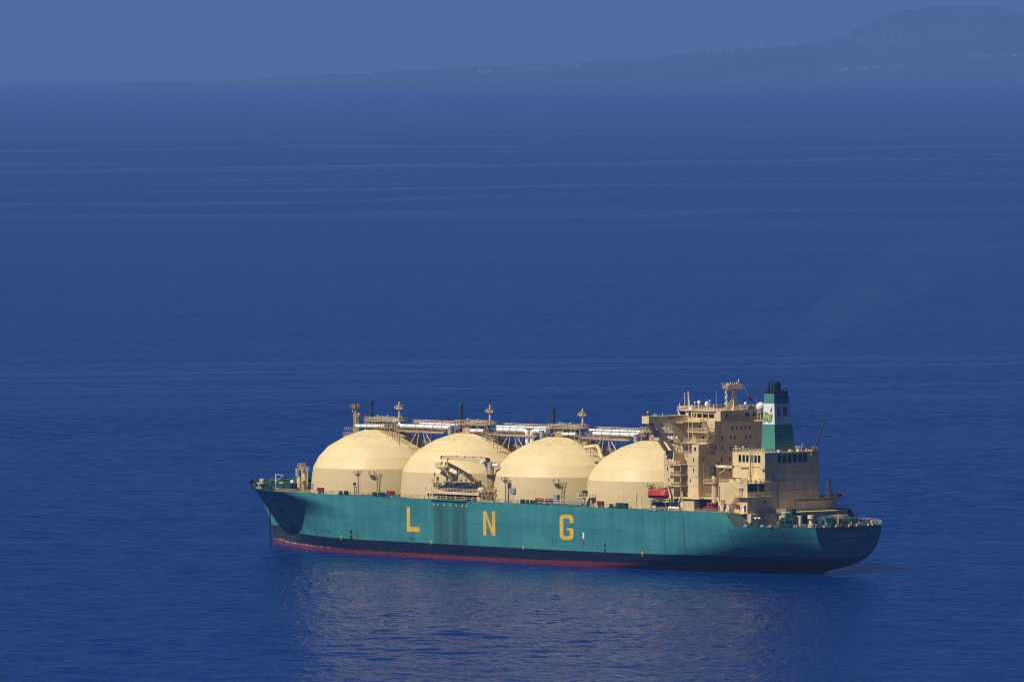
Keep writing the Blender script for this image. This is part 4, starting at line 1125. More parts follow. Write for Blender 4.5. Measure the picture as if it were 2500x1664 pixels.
# wheelhouse
g = G().box(51.0, 66.4, -9.0, 9.0, 43.9, 44.75).box(51.0, 61.9, -9.0, 9.0, 46.0, 46.75).box(51.0, 66.0, -8.7, 8.7, 44.75, 46.0).box(61.9, 67.2, -9.0, 9.0, 46.45, 46.75)
for u in (51.3, 54.1, 56.9, 59.5, 60.7, 61.8): g.box(u - .18, u + .18, 8.704, 9.0, 44.75, 46.0).box(u - .18, u + .18, -9.0, -8.704, 44.75, 46.0)
wh = obj("wheelhouse", g, m_cream, ship)
obj("bridge_roof", G().box(50.6, 68.3, -9.5, 9.5, 46.754, 47.0), m_cream, ship)
for a, b in ((51.5, 53.9), (54.3, 56.7), (57.1, 59.3), (59.7, 60.5), (60.9, 61.6)): pane('p', a, b, 44.8, 45.95, 8.7, wh, None, "bridge_window")
g = G().add([(62.1, 8.9, 44.3), (66.2, 8.9, 44.3), (67.6, 8.9, 46.4), (62.1, 8.9, 46.4), (62.1, 8.75, 44.3), (66.2, 8.75, 44.3), (67.6, 8.75, 46.4), (62.1, 8.75, 46.4)],
            [(0, 1, 2, 3), (7, 6, 5, 4), (0, 4, 5, 1), (1, 5, 6, 2), (2, 6, 7, 3), (3, 7, 4, 0)])
obj("bridge_window", g, m_win, wh)
g = G().tube((66.4, 9.0, 44.0), (68.2, 9.1, 46.75), .22, 6)
for u in (62.0, 64.4, 63.4): g.box(u - .1, u + .1, 8.9, 9.05, 43.9, 46.45)
obj("wheelhouse_pillar", g, m_white, wh)
door('p', 63.9, 44.0, 8.9, wh)
obj("wheelhouse_store", G().box(48.4, 50.9, 7.2, 9.05, 44.3, 46.9).box(48.35, 50.95, 7.1, 9.1, 43.95, 44.296), m_cream, wh)
for v, w_ in ((4.4, .5), (-3.4, 1.4), (-6.0, .9)): pane('a', v - w_ / 2, v + w_ / 2, 44.7, 46.0, 51.0, wh, None, "bridge_window")
g = G().rail([(50.5, 7.0, 43.9), (50.5, -9.2, 43.9)], 1.15, 1.2, .06)
for v in (6.6, 5.4, 4.2, -1, -2.4, -4.5): g.tube((50.6, v, 43.9), (50.95 if v < 4 else 50.8, v - (1.6 if v > 4 else -.5), 46.7), .09, 5)
obj("bridge_railing", g, m_creamrail, ship)
obj("roof_railing", G().rail([(50.8, 9.3, 47.0), (68.1, 9.3, 47.0), (68.1, -9.3, 47.0), (50.8, -9.3, 47.0), (50.8, 9.3, 47.0)], 1.1, 1.5, .06), m_creamrail, ship)
# roof furniture
g = G().tube((67.5, 5.4, 47), (67.5, 5.4, 52.2), .24, 8).tube((66.8, 5.4, 47), (67.3, 5.4, 50), .14, 6).tube((68.2, 4.6, 47), (67.6, 5.3, 51), .14, 6).tube((68.1, 6.4, 47), (68.1, 6.4, 51.9), .12, 6).box(67.1, 67.9, 5.0, 5.8, 51.7, 51.85)
obj("signal_light_mast", g, m_cream, ship)
def antenna_dome(u, v, z, r, h, sq=1.1):
    g = G().tube((u, v, 47), (u, v, z - r * .7), .22 if r < 1 else .6, 8)
    d = obj("antenna_pedestal", g, m_cream, ship)
    obj("antenna_dome", G().sphere((u, v, z), r, 20, -.42, sq), m_white, d, smooth=60)
antenna_dome(64.4, 4, 49.05, .52, 0); antenna_dome(60.7, 4, 48.55, .68, 0, 1.3); antenna_dome(50.8, -2.6, 48.7, .55, 0, 1.2); antenna_dome(46.8, -5.2, 47.8, 1.42, 0, 1.05)
obj("dome_trestle", G().box(46.0, 47.6, -6.0, -4.4, 46.2, 46.45).tube((46.2, -4.6, 43.9), (46.2, -4.6, 46.3), .14, 6).tube((47.4, -4.6, 43.9), (47.4, -4.6, 46.3), .14, 6).tube((46.2, -5.8, 43.9), (46.2, -5.8, 46.3), .14, 6).tube((47.4, -5.8, 43.9), (47.4, -5.8, 46.3), .14, 6).box(45.4, 50.596, -9.2, -5.4, 43.61, 43.88), m_cream, ship)
for u, v, r, z in ((68.0, 8.5, .2, 48.6), (62.9, 8, .2, 48.3), (65.6, 4.6, .22, 49.0), (60.0, 3.4, .2, 49.6), (55.2, 6, .18, 48.4), (51.5, -5.2, .3, 48.4), (55.4, -7, .2, 48)):
    obj("aerial_ball", G().tube((u, v, 47), (u, v, z), .07, 5).sphere((u, v, z), r * 1.15, 8), m_white, ship)
for u, v, z in ((57.6, 3, 52.6), (54.8, 1.5, 52.0), (62.6, 2, 50.0), (49.6, -6, 49.8)): obj("whip_aerial", G().tube((u, v, 47), (u, v, z), .06, 4, .03), m_white, ship)
obj("roof_locker", G().box(66.6, 68.0, 6.2, 8.8, 47.02, 47.9).box(63.2, 64.6, 6.5, 7.9, 47.02, 48.0).box(52.2, 54.4, -7.6, -5.6, 47.02, 48.0), m_white, ship)
# radar mast
g = G().frustum((51.6, 54.4, -1.4, 1.4), (52.2, 53.4, -.7, .7), 47.0, 48.6).frustum((52.1, 53.5, -.75, .75), (52.5, 53.1, -.55, .55), 48.6, 52.6)
g.add([(53.0, .4, 52.0), (53.0, -.4, 52.0), (52.6, -.3, 53.6), (52.6, .3, 53.6), (52.2, -2.2, 53.3), (52.2, -2.2, 53.7), (53.2, 2.4, 53.3), (53.2, 2.4, 53.7)], [(0, 1, 4, 5), (0, 6, 7, 3)])
rm = obj("radar_mast", g, m_cream, ship)
g = G().box(51.4, 54.2, -2.6, 3.4, 53.3, 53.45).rail([(51.4, 3.4, 53.45), (54.2, 3.4, 53.45), (54.2, -2.6, 53.45), (51.4, -2.6, 53.45), (51.4, 3.4, 53.45)], 1.1, .9, .06)
g.tube((52.6, -1.6, 53.4), (52.6, -1.6, 55.6), .18, 6).tube((52.6, -.6, 53.4), (52.6, -.6, 54.8), .14, 6).tube((53.0, 2.6, 47.2), (53.0, 2.6, 54.4), .26, 7).tube((52.6, -1.6, 54.4), (52.6, 2.4, 54.4), .1, 5)
g.ladder((54.2, 2.2, 47), (53.4, 2.8, 53.4), .5, 'x', .06)
g.tube((54.6, 2.5, 47.0), (53.2, 1.0, 49.6), .2, 6).tube((55.4, 1.5, 47.0), (53.2, .6, 48.4), .2, 6)
for k in range(10): g.box(52.1 + .2 * (k % 3), 52.6 + .2 * (k % 3), -2.3 + k * .5, -1.9 + k * .5, 53.5 + (k * 7 % 5) * .2, 54.0 + (k * 7 % 5) * .3)
obj("mast_gallery", g, m_creamrail, rm)
obj("radar_scanner", G().box(52.9, 53.1, -.5, 4.9, 54.95, 55.12).lathe((53.0, 2.6, 54.2), [(.3, 0), (.4, .4), (.2, .75), (.02, .8)], 10), m_white, rm)
obj("mast_lamp", G().sphere((52.6, -1.6, 55.7), .24, 8).sphere((53.1, 3.0, 50.6), .32, 8).sphere((53.4, 3.0, 48.9), .3, 8).box(52.8, 53.2, 2.7, 3.2, 52.1, 52.6), m_white, rm)

# ------------------------------------------------------------------ engine casing and funnel
m_seam = paint('grimy_seam_paint', (0.56, 0.43, 0.22), rust=0.6, sc=3)  # darker tone for the casing's plate seams
casing = obj("engine_casing", G().box(26.4, 41.2, -10.55, 10.55, 17.6, 35.2), m_cream, ship)
for a, b in ((38.35, 37.25), (36.6, 35.5), (34.95, 33.85), (32.8, 31.7), (31.2, 30.1), (29.6, 28.5)): pane('p', b, a, 32.3, 34.4, 10.55, casing)
for k in range(6):
    v = 5.0 - k * 1.975; pane('a', v - .72, v + .62, 32.15, 34.4, 26.4, casing)
obj("casing_railing", G().rail([(41, 10.4, 35.2), (26.6, 10.4, 35.2), (26.6, -10.4, 35.2), (41, -10.4, 35.2)], 1.1, 1.5, .06), m_creamrail, casing)
g = G().box(26.4, 41.0, 10.554, 10.7, 31.0, 31.12).tube((33.0, 10.75, 26.4), (33.0, 10.75, 35.2), .13, 5).ladder((32.0, 10.9, 28), (32.0, 10.9, 35.8), .5, 'x', .06).tube((26.2, 11.2, 30.5), (27.6, 11.2, 30.8), .3, 6).box(33.8, 37.2, 10.56, 11.0, 30.7, 30.95)
g.tube((34.0, 11.6, 26.5), (33.0, 10.9, 30.4), .16, 5).tube((32.3, 11.6, 26.5), (33.0, 10.9, 30.4), .1, 5).box(32.4, 33.4, 10.56, 11.3, 28.7, 28.85)
obj("casing_fitting", g, m_creamrail, casing)
g = G().tube((26.2, 5.6, 18), (26.2, 5.6, 26.6), .22, 8).tube((26.2, 5.6, 26.6), (26.2, 12, 26.7), .16, 6).tube((26.2, -1.2, 18), (26.2, -1.2, 20.6), .2, 8).tube((26.2, -1.2, 20.6), (26.2, -18, 20.4), .22, 8).tube((26.3, -7.2, 30.2), (26.3, -7.2, 34.8), .12, 5)
obj("casing_pipe", g, m_creamrail, casing)
g = G()
for z in (29.2, 26.7, 24.0): g.box(26.33, 26.396, -10.5, 10.5, z, z + .10)
for v in (6.9, 3.2, -.6, -4.4, -8.2): g.box(26.345, 26.396, v, v + .05, 21.9, 32.0)
obj("plate_seam", g, m_seam, casing)
for u, v in ((40.5, 9.8), (37.2, 9.8)): obj("mushroom_vent", G().tube((u, v, 35.2), (u, v, 36.6), .12, 6).sphere((u, v, 36.7), .38, 10, -.2, .6), m_white, casing)
g = G()
for k in range(7): g.box(20 + 0, 20.001, 0, .001, 0, .001) if False else None
for u, v in ((28, -5), (27.5, -1.5), (27.4, 3), (28.5, -8.5)): g.box(u, u + 1.2, v, v + 1.1, 35.22, 35.9)
g.tube((27.2, -4.2, 35.2), (27.2, -4.6, 37.5), .1, 5).tube((27.2, -4.6, 37.5), (27.2, -5.4, 36.6), .1, 5)
obj("roof_fitting", g, m_creamrail, casing)
# funnel
m_louvre = plain('grey_louvre_recess', (.16, .16, .165), .6)
m_fungreen = paint("funnel_green_paint", (0.075, 0.24, 0.18), rust=0.12, rough=0.45, var=.06)
m_funwhite = paint("funnel_white_paint", (0.78, 0.77, 0.74), rust=0.5, rough=0.5, var=.06, sc=1.5)
FB = (29.55, 36.0, -3.9, 3.95); FT = (31.0, 35.35, -2.35, 3.0)
def fsec(z):
    k = (z - 35.2) / (52.7 - 35.2); return tuple(a + (b - a) * k for a, b in zip(FB, FT))
fun = obj("funnel", G().frustum(fsec(35.2), fsec(43.28), 35.2, 43.28), m_fungreen, ship)
obj("funnel_band", G().frustum(fsec(43.284), fsec(49.38), 43.284, 49.38), m_funwhite, fun)
obj("funnel_top", G().frustum(fsec(49.384), fsec(52.3), 49.384, 52.3), m_fungreen, fun)
obj("funnel_cap", G().frustum(fsec(52.304), tuple(c + d for c, d in zip(fsec(52.75), (-.1, .1, -.1, .1))), 52.304, 52.8), m_black, fun)
for v, r, h, u in ((2.55, .36, 55.5, 34.0), (-1.05, .34, 55.4, 33.2)): obj("exhaust_pipe", G().lathe((u, v, 0), [(r, 52.7), (r, h), (r * .8, h + .25), (.02, h + .26)], 12), m_black, fun, smooth=40)
obj("exhaust_pipe", G().lathe((33.5, .55, 0), [(1.1, 52.7), (1.0, 54.6), (.95, 55.3), (.02, 55.31)], 16).lathe((33.0, .15, 0), [(.7, 52.7), (.62, 55.7), (.02, 55.72)], 12).sphere((32.5, -1.7, 52.9), .5, 10).tube((34.5, 2.0, 52.7), (34.5, 2.0, 53.7), .18, 6).tube((31.5, -2.2, 52.7), (31.5, -2.2, 53.5), .12, 6), m_black, fun, smooth=40)
def flv(z0, z1, v0, v1):
    g = G(); n = int((z1 - z0) / .34)
    for k in range(n):
        z = z0 + (z1 - z0) * k / n; u = fsec(z)[0]
        g.box(u - .10, u - .02, v0, v1, z, z + .13)
    return g
for v0, v1 in ((1.0, 2.5), (-1.55, .05)):
    obj("funnel_louvre", flv(45.6, 48.2, v0, v1), m_grey, fun)
    obj("louvre_backing", G().frustum((fsec(45.5)[0] - .025, fsec(45.5)[0] + .1, v0, v1), (fsec(48.3)[0] - .025, fsec(48.3)[0] + .1, v0, v1), 45.5, 48.3), m_louvre, fun)
    obj("funnel_louvre", flv(49.7, 51.7, v0 - .05, v1 - .15), m_green, fun)
g = G(); z = 39.2
for v in (2.2, 1.3): g.box(fsec(z)[0] - .06, fsec(z)[0] + .1, v - .22, v + .22, z, z + .6)
obj("funnel_hatch", g, m_black, fun)
# emblem on the port face of the funnel: green wavy shield, yellow letters, a thin flame
def fport(u, z): return fsec(z)[3]
def emb(name, pts, mat, off):
    g = G(); n = len(pts)
    g.v = [(u, fport(u, z) + off, z) for u, z in pts] + [(u, fport(u, z) + off - .05, z) for u, z in pts]
    g.f = [tuple(range(n)), tuple(range(2 * n - 1, n - 1, -1))] + [(i, (i + 1) % n, n + (i + 1) % n, n + i) for i in range(n)]
    return obj(name, g, mat, fun)
m_embgreen = plain("emblem_green_paint", (0.06, 0.24, 0.20), .5, var=.03); m_embyel = plain("emblem_yellow_paint", (.68, .58, .07), .5, var=.03); m_embgrey = plain("emblem_grey_paint", (.22, .30, .29), .5, var=.03)
def ep(x, y):      # emblem pixel -> funnel face (u decreases to the right)
    return (35.45 - (x - 600) / 320 * 5.15, 49.38 - (y - 590) / 665 * 6.1)
wave = [(608, 880), (625, 862), (660, 860), (700, 880), (740, 912), (780, 928), (862, 930), (855, 1080), (845, 1150), (822, 1195), (790, 1208), (755, 1205), (715, 1180), (690, 1165), (668, 1170), (655, 1200), (592, 1200), (600, 1040)]
emb("funnel_emblem", [ep(*p) for p in wave], m_embgreen, .03)
emb("funnel_emblem", [ep(*p) for p in [(597, 1120), (640, 1120), (700, 1110), (740, 1150), (790, 1165), (838, 1130), (830, 1180), (790, 1200), (755, 1196), (715, 1172), (690, 1157), (664, 1162), (650, 1192), (596, 1192)]], m_embgrey, .045)
for q in ([(625, 890), (650, 892), (648, 1030), (690, 1035), (690, 1062), (628, 1052)],
          [(685, 960), (703, 962), (703, 1050), (685, 1048)], [(703, 962), (735, 1050), (752, 1052), (722, 968)], [(735, 970), (753, 972), (752, 1072), (735, 1068)],
          [(740, 985), (762, 985), (762, 1105), (740, 1098)], [(740, 952), (815, 952), (812, 978), (740, 978)], [(740, 1105), (770, 1128), (805, 1128), (805, 1100), (765, 1098)], [(788, 1040), (812, 1040), (808, 1128), (788, 1128)], [(770, 1030), (812, 1030), (812, 1046), (770, 1046)]):
    emb("emblem_letter", [ep(*p) for p in q], m_embyel, .06)
emb("emblem_flame", [ep(*p) for p in [(842, 655), (848, 700), (835, 745), (840, 790), (820, 840), (803, 915), (798, 915), (806, 850), (790, 845), (795, 790), (825, 740)]], m_soot, .04)
# derrick leaning aft over the casing roof
g = G().tube((28.4, -9.4, 35.2), (27.6, -9.5, 35.8), .7, 8).tube((27.6, -9.5, 35.6), (22.9, -10.0, 44.6), .26, 8, .15).sphere((22.8, -10.0, 44.8), .30, 8)
obj("stores_derrick", g, m_spar, ship)
obj("derrick_platform", G().box(26.5, 29.4, -10.5, -8.0, 35.25, 35.5).rail([(26.5, -10.4, 35.5), (26.5, -8.0, 35.5)], 1.1, .8, .06), m_creamrail, ship)

# ------------------------------------------------------------------ low house round the casing
low = obj("aft_deckhouse", G().box(26.4, 39.4, 10.554, 17.4, 17.75, 26.4), m_cream, ship)
obj("aft_deckhouse", G().box(26.4, 39.4, -17.35, -10.554, 17.75, 21.7), m_cream, ship)
obj("house_railing", G().rail([(39.2, 17.3, 26.4), (26.6, 17.3, 26.4), (26.6, 10.7, 26.4)], 1.1, 1.5, .06).rail([(26.6, -11, 21.7), (26.6, -17.2, 21.7)], 1.1, 1.5, .06), m_creamrail, low)
m_plum = plain("purple_window_blind", (0.03, 0.012, 0.035), .3)
for a, b, mt in ((17.1, 14.9, m_plum), (14.7, 13.6, m_win), (12.8, 11.8, m_win), (11.7, 10.8, m_plum)): pane('a', b, a, 23.9, 26.0, 26.4, low, mt)
pane('a', 10.2, 11.1, 20.6, 21.2, 26.4, low, m_soot, "vent_grille")
s = obj("aft_landing", G().box(24.6, 26.396, 9.2, 17.4, 22.35, 22.5).box(24.6, 30.4, 17.404, 18.7, 22.35, 22.5), m_cream, low)
obj("landing_railing", G().rail([(30.4, 18.6, 22.5), (24.7, 18.6, 22.5), (24.7, 9.3, 22.5)], 1.1, 1.3, .06), m_creamrail, s)
obj("stair_flight", G().stair((34.2, 18.1, 17.9), (30.5, 18.1, 22.4), .9, 'y', 14), m_creamrail, s)
for u, z in ((37.6, 18.0), (35.0, 18.0), (28.2, 18.0)): 
    door('p', u, z, 17.4, low)
    pane('p', u - 1.15, u - .45, z, z + 1.95, 17.4, low, m_black, "doorway")
g = G().box(29.6, 39.0, 17.404, 17.6, 20.15, 20.25)
g.tube((29.3, 17.7, 22.6), (29.3, 17.7, 25.0), .12, 5).tube((28.6, 17.7, 22.6), (28.6, 17.7, 25.2), .14, 5).box(28.2, 29.4, 17.5, 18, 24.9, 25.05).box(29.6, 30.2, 17.5, 17.9, 24.5, 25.1).tube((39.0, 17.7, 18), (39.0, 17.7, 25.5), .14, 6)
g.tube((40.5, 17.2, 21.8), (36.6, 18.4, 18.2), .25, 6)
obj("wall_fitting", g, m_creamrail, low)
g = G()
for u, z in ((36.4, 19.3), (33.2, 19.8), (30.6, 19.4), (31.2, 19.2), (30.0, 18.9)): g.box(u - .35, u + .35, 17.5, 17.8, z, z + .7)
obj("fire_hose_box", g, m_red, low)
# round tanks on top of the low house
for u in (37.4, 34.2): obj("water_tank", G().lathe((u, 13.0, 0), [(1.7, 26.4), (1.7, 27.5), (1.5, 27.7), (.02, 27.75)], 20), m_cream, low, smooth=40)
g = G()
for u, v in ((31, 16), (29.5, 15), (28.2, 13), (27.6, 11.6)): g.box(u - .5, u + .5, v - .4, v + .4, 26.42, 27.1).tube((u, v, 26.4), (u, v, 27.6), .15, 6)
obj("roof_fitting", g, m_creamrail, low)
# upper deck edge aft, the recessed wall below it
obj("upper_deck_edge", G().box(20.8, 28.2, -16.8, 8.0, 17.5, 17.746).box(26.2, 29.2, 8.004, 17.8, 17.5, 17.746).box(26.3, 30.5, 17.804, 18.9, 17.45, 17.746), m_cream, ship)
m_shade = paint("shaded_stained_paint", (0.56, 0.42, 0.24), rust=0.9, rough=.65, var=.2)  # rust-stained cream, darkened in the colour for shade under the deck edge
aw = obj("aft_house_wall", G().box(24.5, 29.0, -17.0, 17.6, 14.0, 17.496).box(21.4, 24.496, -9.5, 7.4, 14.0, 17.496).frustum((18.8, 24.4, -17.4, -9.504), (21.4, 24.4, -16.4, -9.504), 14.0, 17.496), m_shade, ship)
obj("deck_railing", G().rail([(20.3, 7.8, 17.75), (20.3, -9, 17.75)], 1.1, 1.6, .06).rail([(20.4, 7.9, 17.75), (25.8, 8.1, 17.75)], 1.1, 1.6, .06).rail([(26.3, 17.6, 17.75), (26.3, 9, 17.75)], 1.1, 1.8, .05), m_creamrail, ship)
pane('a', -1.2, .4, 14.4, 16.6, 21.4, aw, m_black, "doorway"); pane('a', .5, 1.2, 14.4, 16.5, 21.4, aw, m_white, "door")
for v in (16.4, 15.0):
    obj("deck_lamp", G().tube((24.45, v, 16.4), (23.8, v, 16.2), .2, 8).sphere((23.7, v, 16.2), .35, 8), m_white, aw)
# mooring deck at the stern
for u, v, s in ((10.6, 16.2, 1.55), (9.2, 1.4, 1.5), (8.2, -3.2, 1.3), (11.0, -9.0, 1.2)): winch(u, v, 14.05, s)
obj("rope_drum", G().lathe((8.0, -2.2, 15.6), [(.02, -1.2), (1.2, -1.2), (1.2, -1.05), (.9, -1.0), (.9, 1.0), (1.2, 1.05), (1.2, 1.2), (.02, 1.2)], 16, 'y').lathe((10.9, 18.3, 15.2), [(.02, -.5), (.75, -.5), (.75, -.3), (.4, -.28), (.4, .3), (.75, .32), (.75, .5), (.02, .5)], 14, 'y'), m_brown, ship, smooth=40)
obj("winch_cover", G().prism([(7.6, 14.05), (11.2, 14.05), (10.8, 16.4), (9.6, 16.9), (8.2, 16.5)], 'y', .2, 3.0), m_tealp, ship)
g = G().stair((12.5, 15.2, 14.1), (14.6, 13.4, 18.2), 1.2, 'y', 10)
for k in range(5): g.box(11.2, 12.6, 14.6, 16.0, 15.9 + k * .55, 16.15 + k * .55)
obj("deck_ladder", g, m_cream, ship)
obj("deck_machinery", G().box(13.6, 14.8, 9.4, 11.0, 17.78, 18.5).lathe((14.2, 10.2, 18.8), [(.02, -.8), (.45, -.8), (.45, .8), (.02, .8)], 12, 'y').box(13.2, 21.0, 8.6, 11.4, 17.5, 17.75), m_green, ship)
obj("bollard_post", G().lathe((7.0, 13.6, 0), [(.45, 14.05), (.45, 17.3), (.02, 17.35)], 12).box(6.2, 8.0, 13.4, 13.9, 17.2, 17.4), m_cream, ship)
obj("mushroom_vent", G().lathe((4.6, 11.4, 0), [(1.0, 14.05), (1.0, 14.9), (.7, 15.0), (.6, 16.5), (1.05, 16.6), (1.05, 17.6), (.02, 17.7)], 16), m_cream, ship, smooth=40)
g = G()
for u, v in ((21.5, 22.0), (19.6, 21.8), (17.0, 21.3), (9.4, 18.2), (7.8, 16.9), (3.2, 9.4), (2.6, 5.6), (2.4, 1.2), (2.4, -2.2), (2.4, -5), (2.6, -7.4), (3.0, -9.6), (5.0, -11.2), (7.5, -13)):
    g.lathe((u, v, 0), [(.36, 14.05), (.36, 15.1), (.46, 15.15), (.46, 15.3), (.02, 15.35)], 9).box(u - .6, u + .6, v - .5, v + .5, 14.03, 14.3)
obj("mooring_gear", g, m_green, ship)
g = G()
for v in (8.6, 4.0, -1.0, -4.0, -8.4, -10.2): g.box(1.3, 1.9, v - .5, v + .5, 14.05, 14.6).tube((1.5, v - .4, 14.1), (1.5, v - .4, 15.6), .1, 5)
g.tube((2.0, 3.2, 14.1), (2.0, 3.2, 17.9), .14, 6).tube((3.6, 9.7, 14.1), (3.6, 9.7, 16.8), .1, 5).box(2.2, 2.9, -11.2, -9.9, 14.1, 15.3)
obj("stern_fairlead", g, m_creamrail, ship)
g = G()
for u, v in ((5.2, 15.2), (12.4, 20.2), (20.6, 22.7), (6.0, 15.9), (14.8, 21.2)): g.box(u - .8, u + .8, v - .2, v + .5, 14.1, 14.8).lathe((u, v + .4, 14.5), [(.02, -.3), (.35, -.3), (.35, .3), (.02, .3)], 8, 'y')
obj("mooring_chock", g, m_grey, ship)
g = G(); c0 = (21.6, -9.9)
for sx in (-1, 1):
    for sy in (-1, 1): g.tube((c0[0] + sx * .75, c0[1] + sy * .6, 21.7), (c0[0] + sx * .32, c0[1] + sy * .28, 26.4), .09, 4)
for k in range(9):
    z = 21.9 + k * .5; f = 1 - k * .065
    g.tube((c0[0] - .72 * f, c0[1] + .58 * f, z), (c0[0] + .72 * f, c0[1] + .58 * f, z + .45), .06, 4).tube((c0[0] - .72 * f, c0[1] - .58 * f, z + .45), (c0[0] + .72 * f, c0[1] - .58 * f, z), .06, 4)
    g.tube((c0[0] - .72 * f, c0[1] - .58 * f, z), (c0[0] - .72 * f, c0[1] + .58 * f, z + .45), .06, 4)
g.box(21.1, 22.1, -10.35, -9.45, 26.4, 26.55).box(21.3, 21.5, -10.2, -9.9, 26.55, 27.0)
g.box(21.2, 26.3, -17.3, -10.6, 21.5, 21.69).rail([(21.3, -16, 21.7), (26, -17.2, 21.7)], 1.0, 1.2, .06)
obj("stern_light_tower", g, m_spar, ship)  # dark brown puts the tower's shade into its colour
obj("engine_hatch", G().box(23.2, 25.4, -16.6, -14.6, 21.72, 22.3).box(23.0, 25.6, -16.8, -14.4, 22.304, 22.5), m_soot, ship)

# ------------------------------------------------------------------ port boat deck: davits, containers, crane
g = G()
for u in (66.0, 57.6):
    g.tube((u, 20.2, 17.7), (u, 20.2, 21.8), .3, 6).tube((u, 20.2, 21.8), (u, 21.4, 25.0), .28, 6).tube((u, 21.4, 25.0), (u, 23.1, 24.6), .22, 6).tube((u, 21.6, 17.7), (u, 21.0, 21.2), .2, 6)
g.tube((57.6, 19.0, 17.7), (55.0, 18.4, 22.8), .22, 6).tube((55.0, 18.4, 17.7), (55.0, 18.4, 23.2), .2, 6)
obj("boat_davit", g, m_creamrail, ship)
g = G(); cluster(g, 55.0, 66.0, 18.5, 22.0, 17.8, 20.8, 60, .12, R_)
for u in (65.2, 62.4, 58.4): g.box(u - .6, u + .6, 19.2, 21.4, 17.75, 19.9)
obj("davit_winch", g, m_green, ship)
g = G()
for u in (64.7, 62.0): g.box(u - .75, u + .75, 23.4, 23.52, 17.75, 19.05)
obj("embarkation_board", g, m_cream, ship)
cont = obj("store_container", G().box(49.6, 56.2, 16.2, 18.4, 17.75, 20.45), m_cream, ship)
g = G()
for u in np.arange(49.8, 56.2, .8): g.box(u, u + .10, 18.404, 18.47, 17.9, 20.3)
g.box(49.5, 56.3, 16.1, 18.5, 20.454, 20.56)
obj("container_rib", g, m_creamrail, cont)
pane('p', 54.6, 55.5, 18.0, 19.9, 18.47, cont, m_white, "door")
pane('p', 47.2, 48.2, 17.9, 20.2, 14.8, ship, m_white, "notice_board", .1)
obj("boat_deck_shade", G().box(44.6, 49.4, 14.5, 14.79, 17.75, 21.2), m_black, ship)  # black sheet added for the shade in the gap behind the boat
# provision crane
g = G().lathe((41.7, 16.9, 0), [(.95, 20.4), (1.0, 22.8), (1.0, 29.3), (.8, 29.5), (.8, 30.6), (.02, 30.7)], 16).frustum((41.2, 42.2, 16.4, 17.4), (40.8, 42.6, 16.0, 17.8), 18.0, 20.4)
pc = obj("provision_crane", g, m_cream, ship, smooth=40)
g = G().box(40.4, 45.6, 15.6, 18.2, 25.9, 26.15).rail([(45.6, 18.1, 26.15), (40.5, 18.1, 26.15), (40.5, 15.7, 26.15)], 1.1, 1.0, .06)
obj("crane_gallery", g, m_cream, pc)
g = G().box(33.4, 41.2, 16.6, 17.3, 30.7, 31.5).tube((39.6, 16.9, 28.9), (36.4, 16.9, 30.7), .16, 6)
obj("crane_jib", g, m_cream, pc)
obj("crane_jib_plate", G().box(36.4, 39.6, 17.304, 17.36, 30.75, 31.35), m_white, pc)
g = G().box(40.6, 42.6, 17.5, 18.1, 28.6, 31.2); cluster(g, 40.6, 43.8, 16.0, 18.2, 28.2, 31.6, 22, .12, R_)
g.tube((43.4, 17, 26.2), (43.4, 17, 31), .12, 5).lathe((40.0, 17, 31.9), [(.02, -.3), (.42, -.3), (.42, .3), (.02, .3)], 10, 'y').path([(39, 16.7, 31.5), (39, 16.7, 32.3), (41.4, 16.7, 32.3), (41.4, 16.7, 31.5)], .07, 4)
obj("crane_winch", g, m_soot, pc)
# ------------------------------------------------------------------ things carried by the ship (each its own)
def on_ship(o): o.matrix_world = SHIP_M; return o
def thing(name, u, v, z, label, cat, group=None, rot=0.0):
    p = S(u, v, z); o = empty(name, p, SHIP_ROT + rot); return tag(o, label, cat, group)
# enclosed lifeboat
lb = thing("lifeboat", 60.7, 22.9, 21.2, "red orange enclosed lifeboat hanging in davits beside the stair tower", "lifeboat")
def boat_shell(L, W, prof, n=28, m=18, p=2.6):
    """prof: list of (z, half width factor) bottom to top"""
    g = G(); xs = [L / 2 * math.sin(math.pi * (i / (n - 1) - .5)) for i in range(n)]
    vs = []
    for i, x in enumerate(xs):
        f = max(.03, (1 - abs(2 * x / L) ** p)) ** .55
        ring = [(x, W / 2 * w * f, z) for z, w in prof] + [(x, -W / 2 * w * f, z) for z, w in prof[::-1]]
        vs.append(ring)
    k = len(vs[0])
    g.v = [q for r in vs for q in r]
    for i in range(n - 1):
        for j in range(k): g.f.append((i * k + j, i * k + (j + 1) % k, (i + 1) * k + (j + 1) % k, (i + 1) * k + j))
    g.f.append(tuple(range(k))); g.f.append(tuple(range((n - 1) * k, n * k))[::-1])
    return g
obj("boat_hull", boat_shell(8.9, 3.0, [(0.02, .05), (0.12, .55), (.5, .86), (.95, 1.0)], p=3.2), m_boatdark, lb, smooth=50)
obj("boat_canopy", boat_shell(8.7, 2.9, [(.956, 1.03), (1.25, 1.02), (1.35, .95), (2.2, .84), (2.62, .55), (2.75, .1)], p=3.6), m_boat, lb, smooth=40)
obj("fender_strake", boat_shell(9.1, 3.14, [(.9, .99), (.92, 1.02), (1.08, 1.02), (1.1, .99)], p=3.3), m_boat, lb)
obj("conning_hatch", G().frustum((-3.9, -2.2, -.6, .6), (-3.7, -2.4, -.45, .45), 2.6, 3.25), m_boat, lb)
g = G()
for x in (-.4, -1.6, .9, 2.1): g.box(x - .18, x + .18, 1.22, 1.30, 1.75, 2.0)
obj("boat_window", g, m_win, lb)
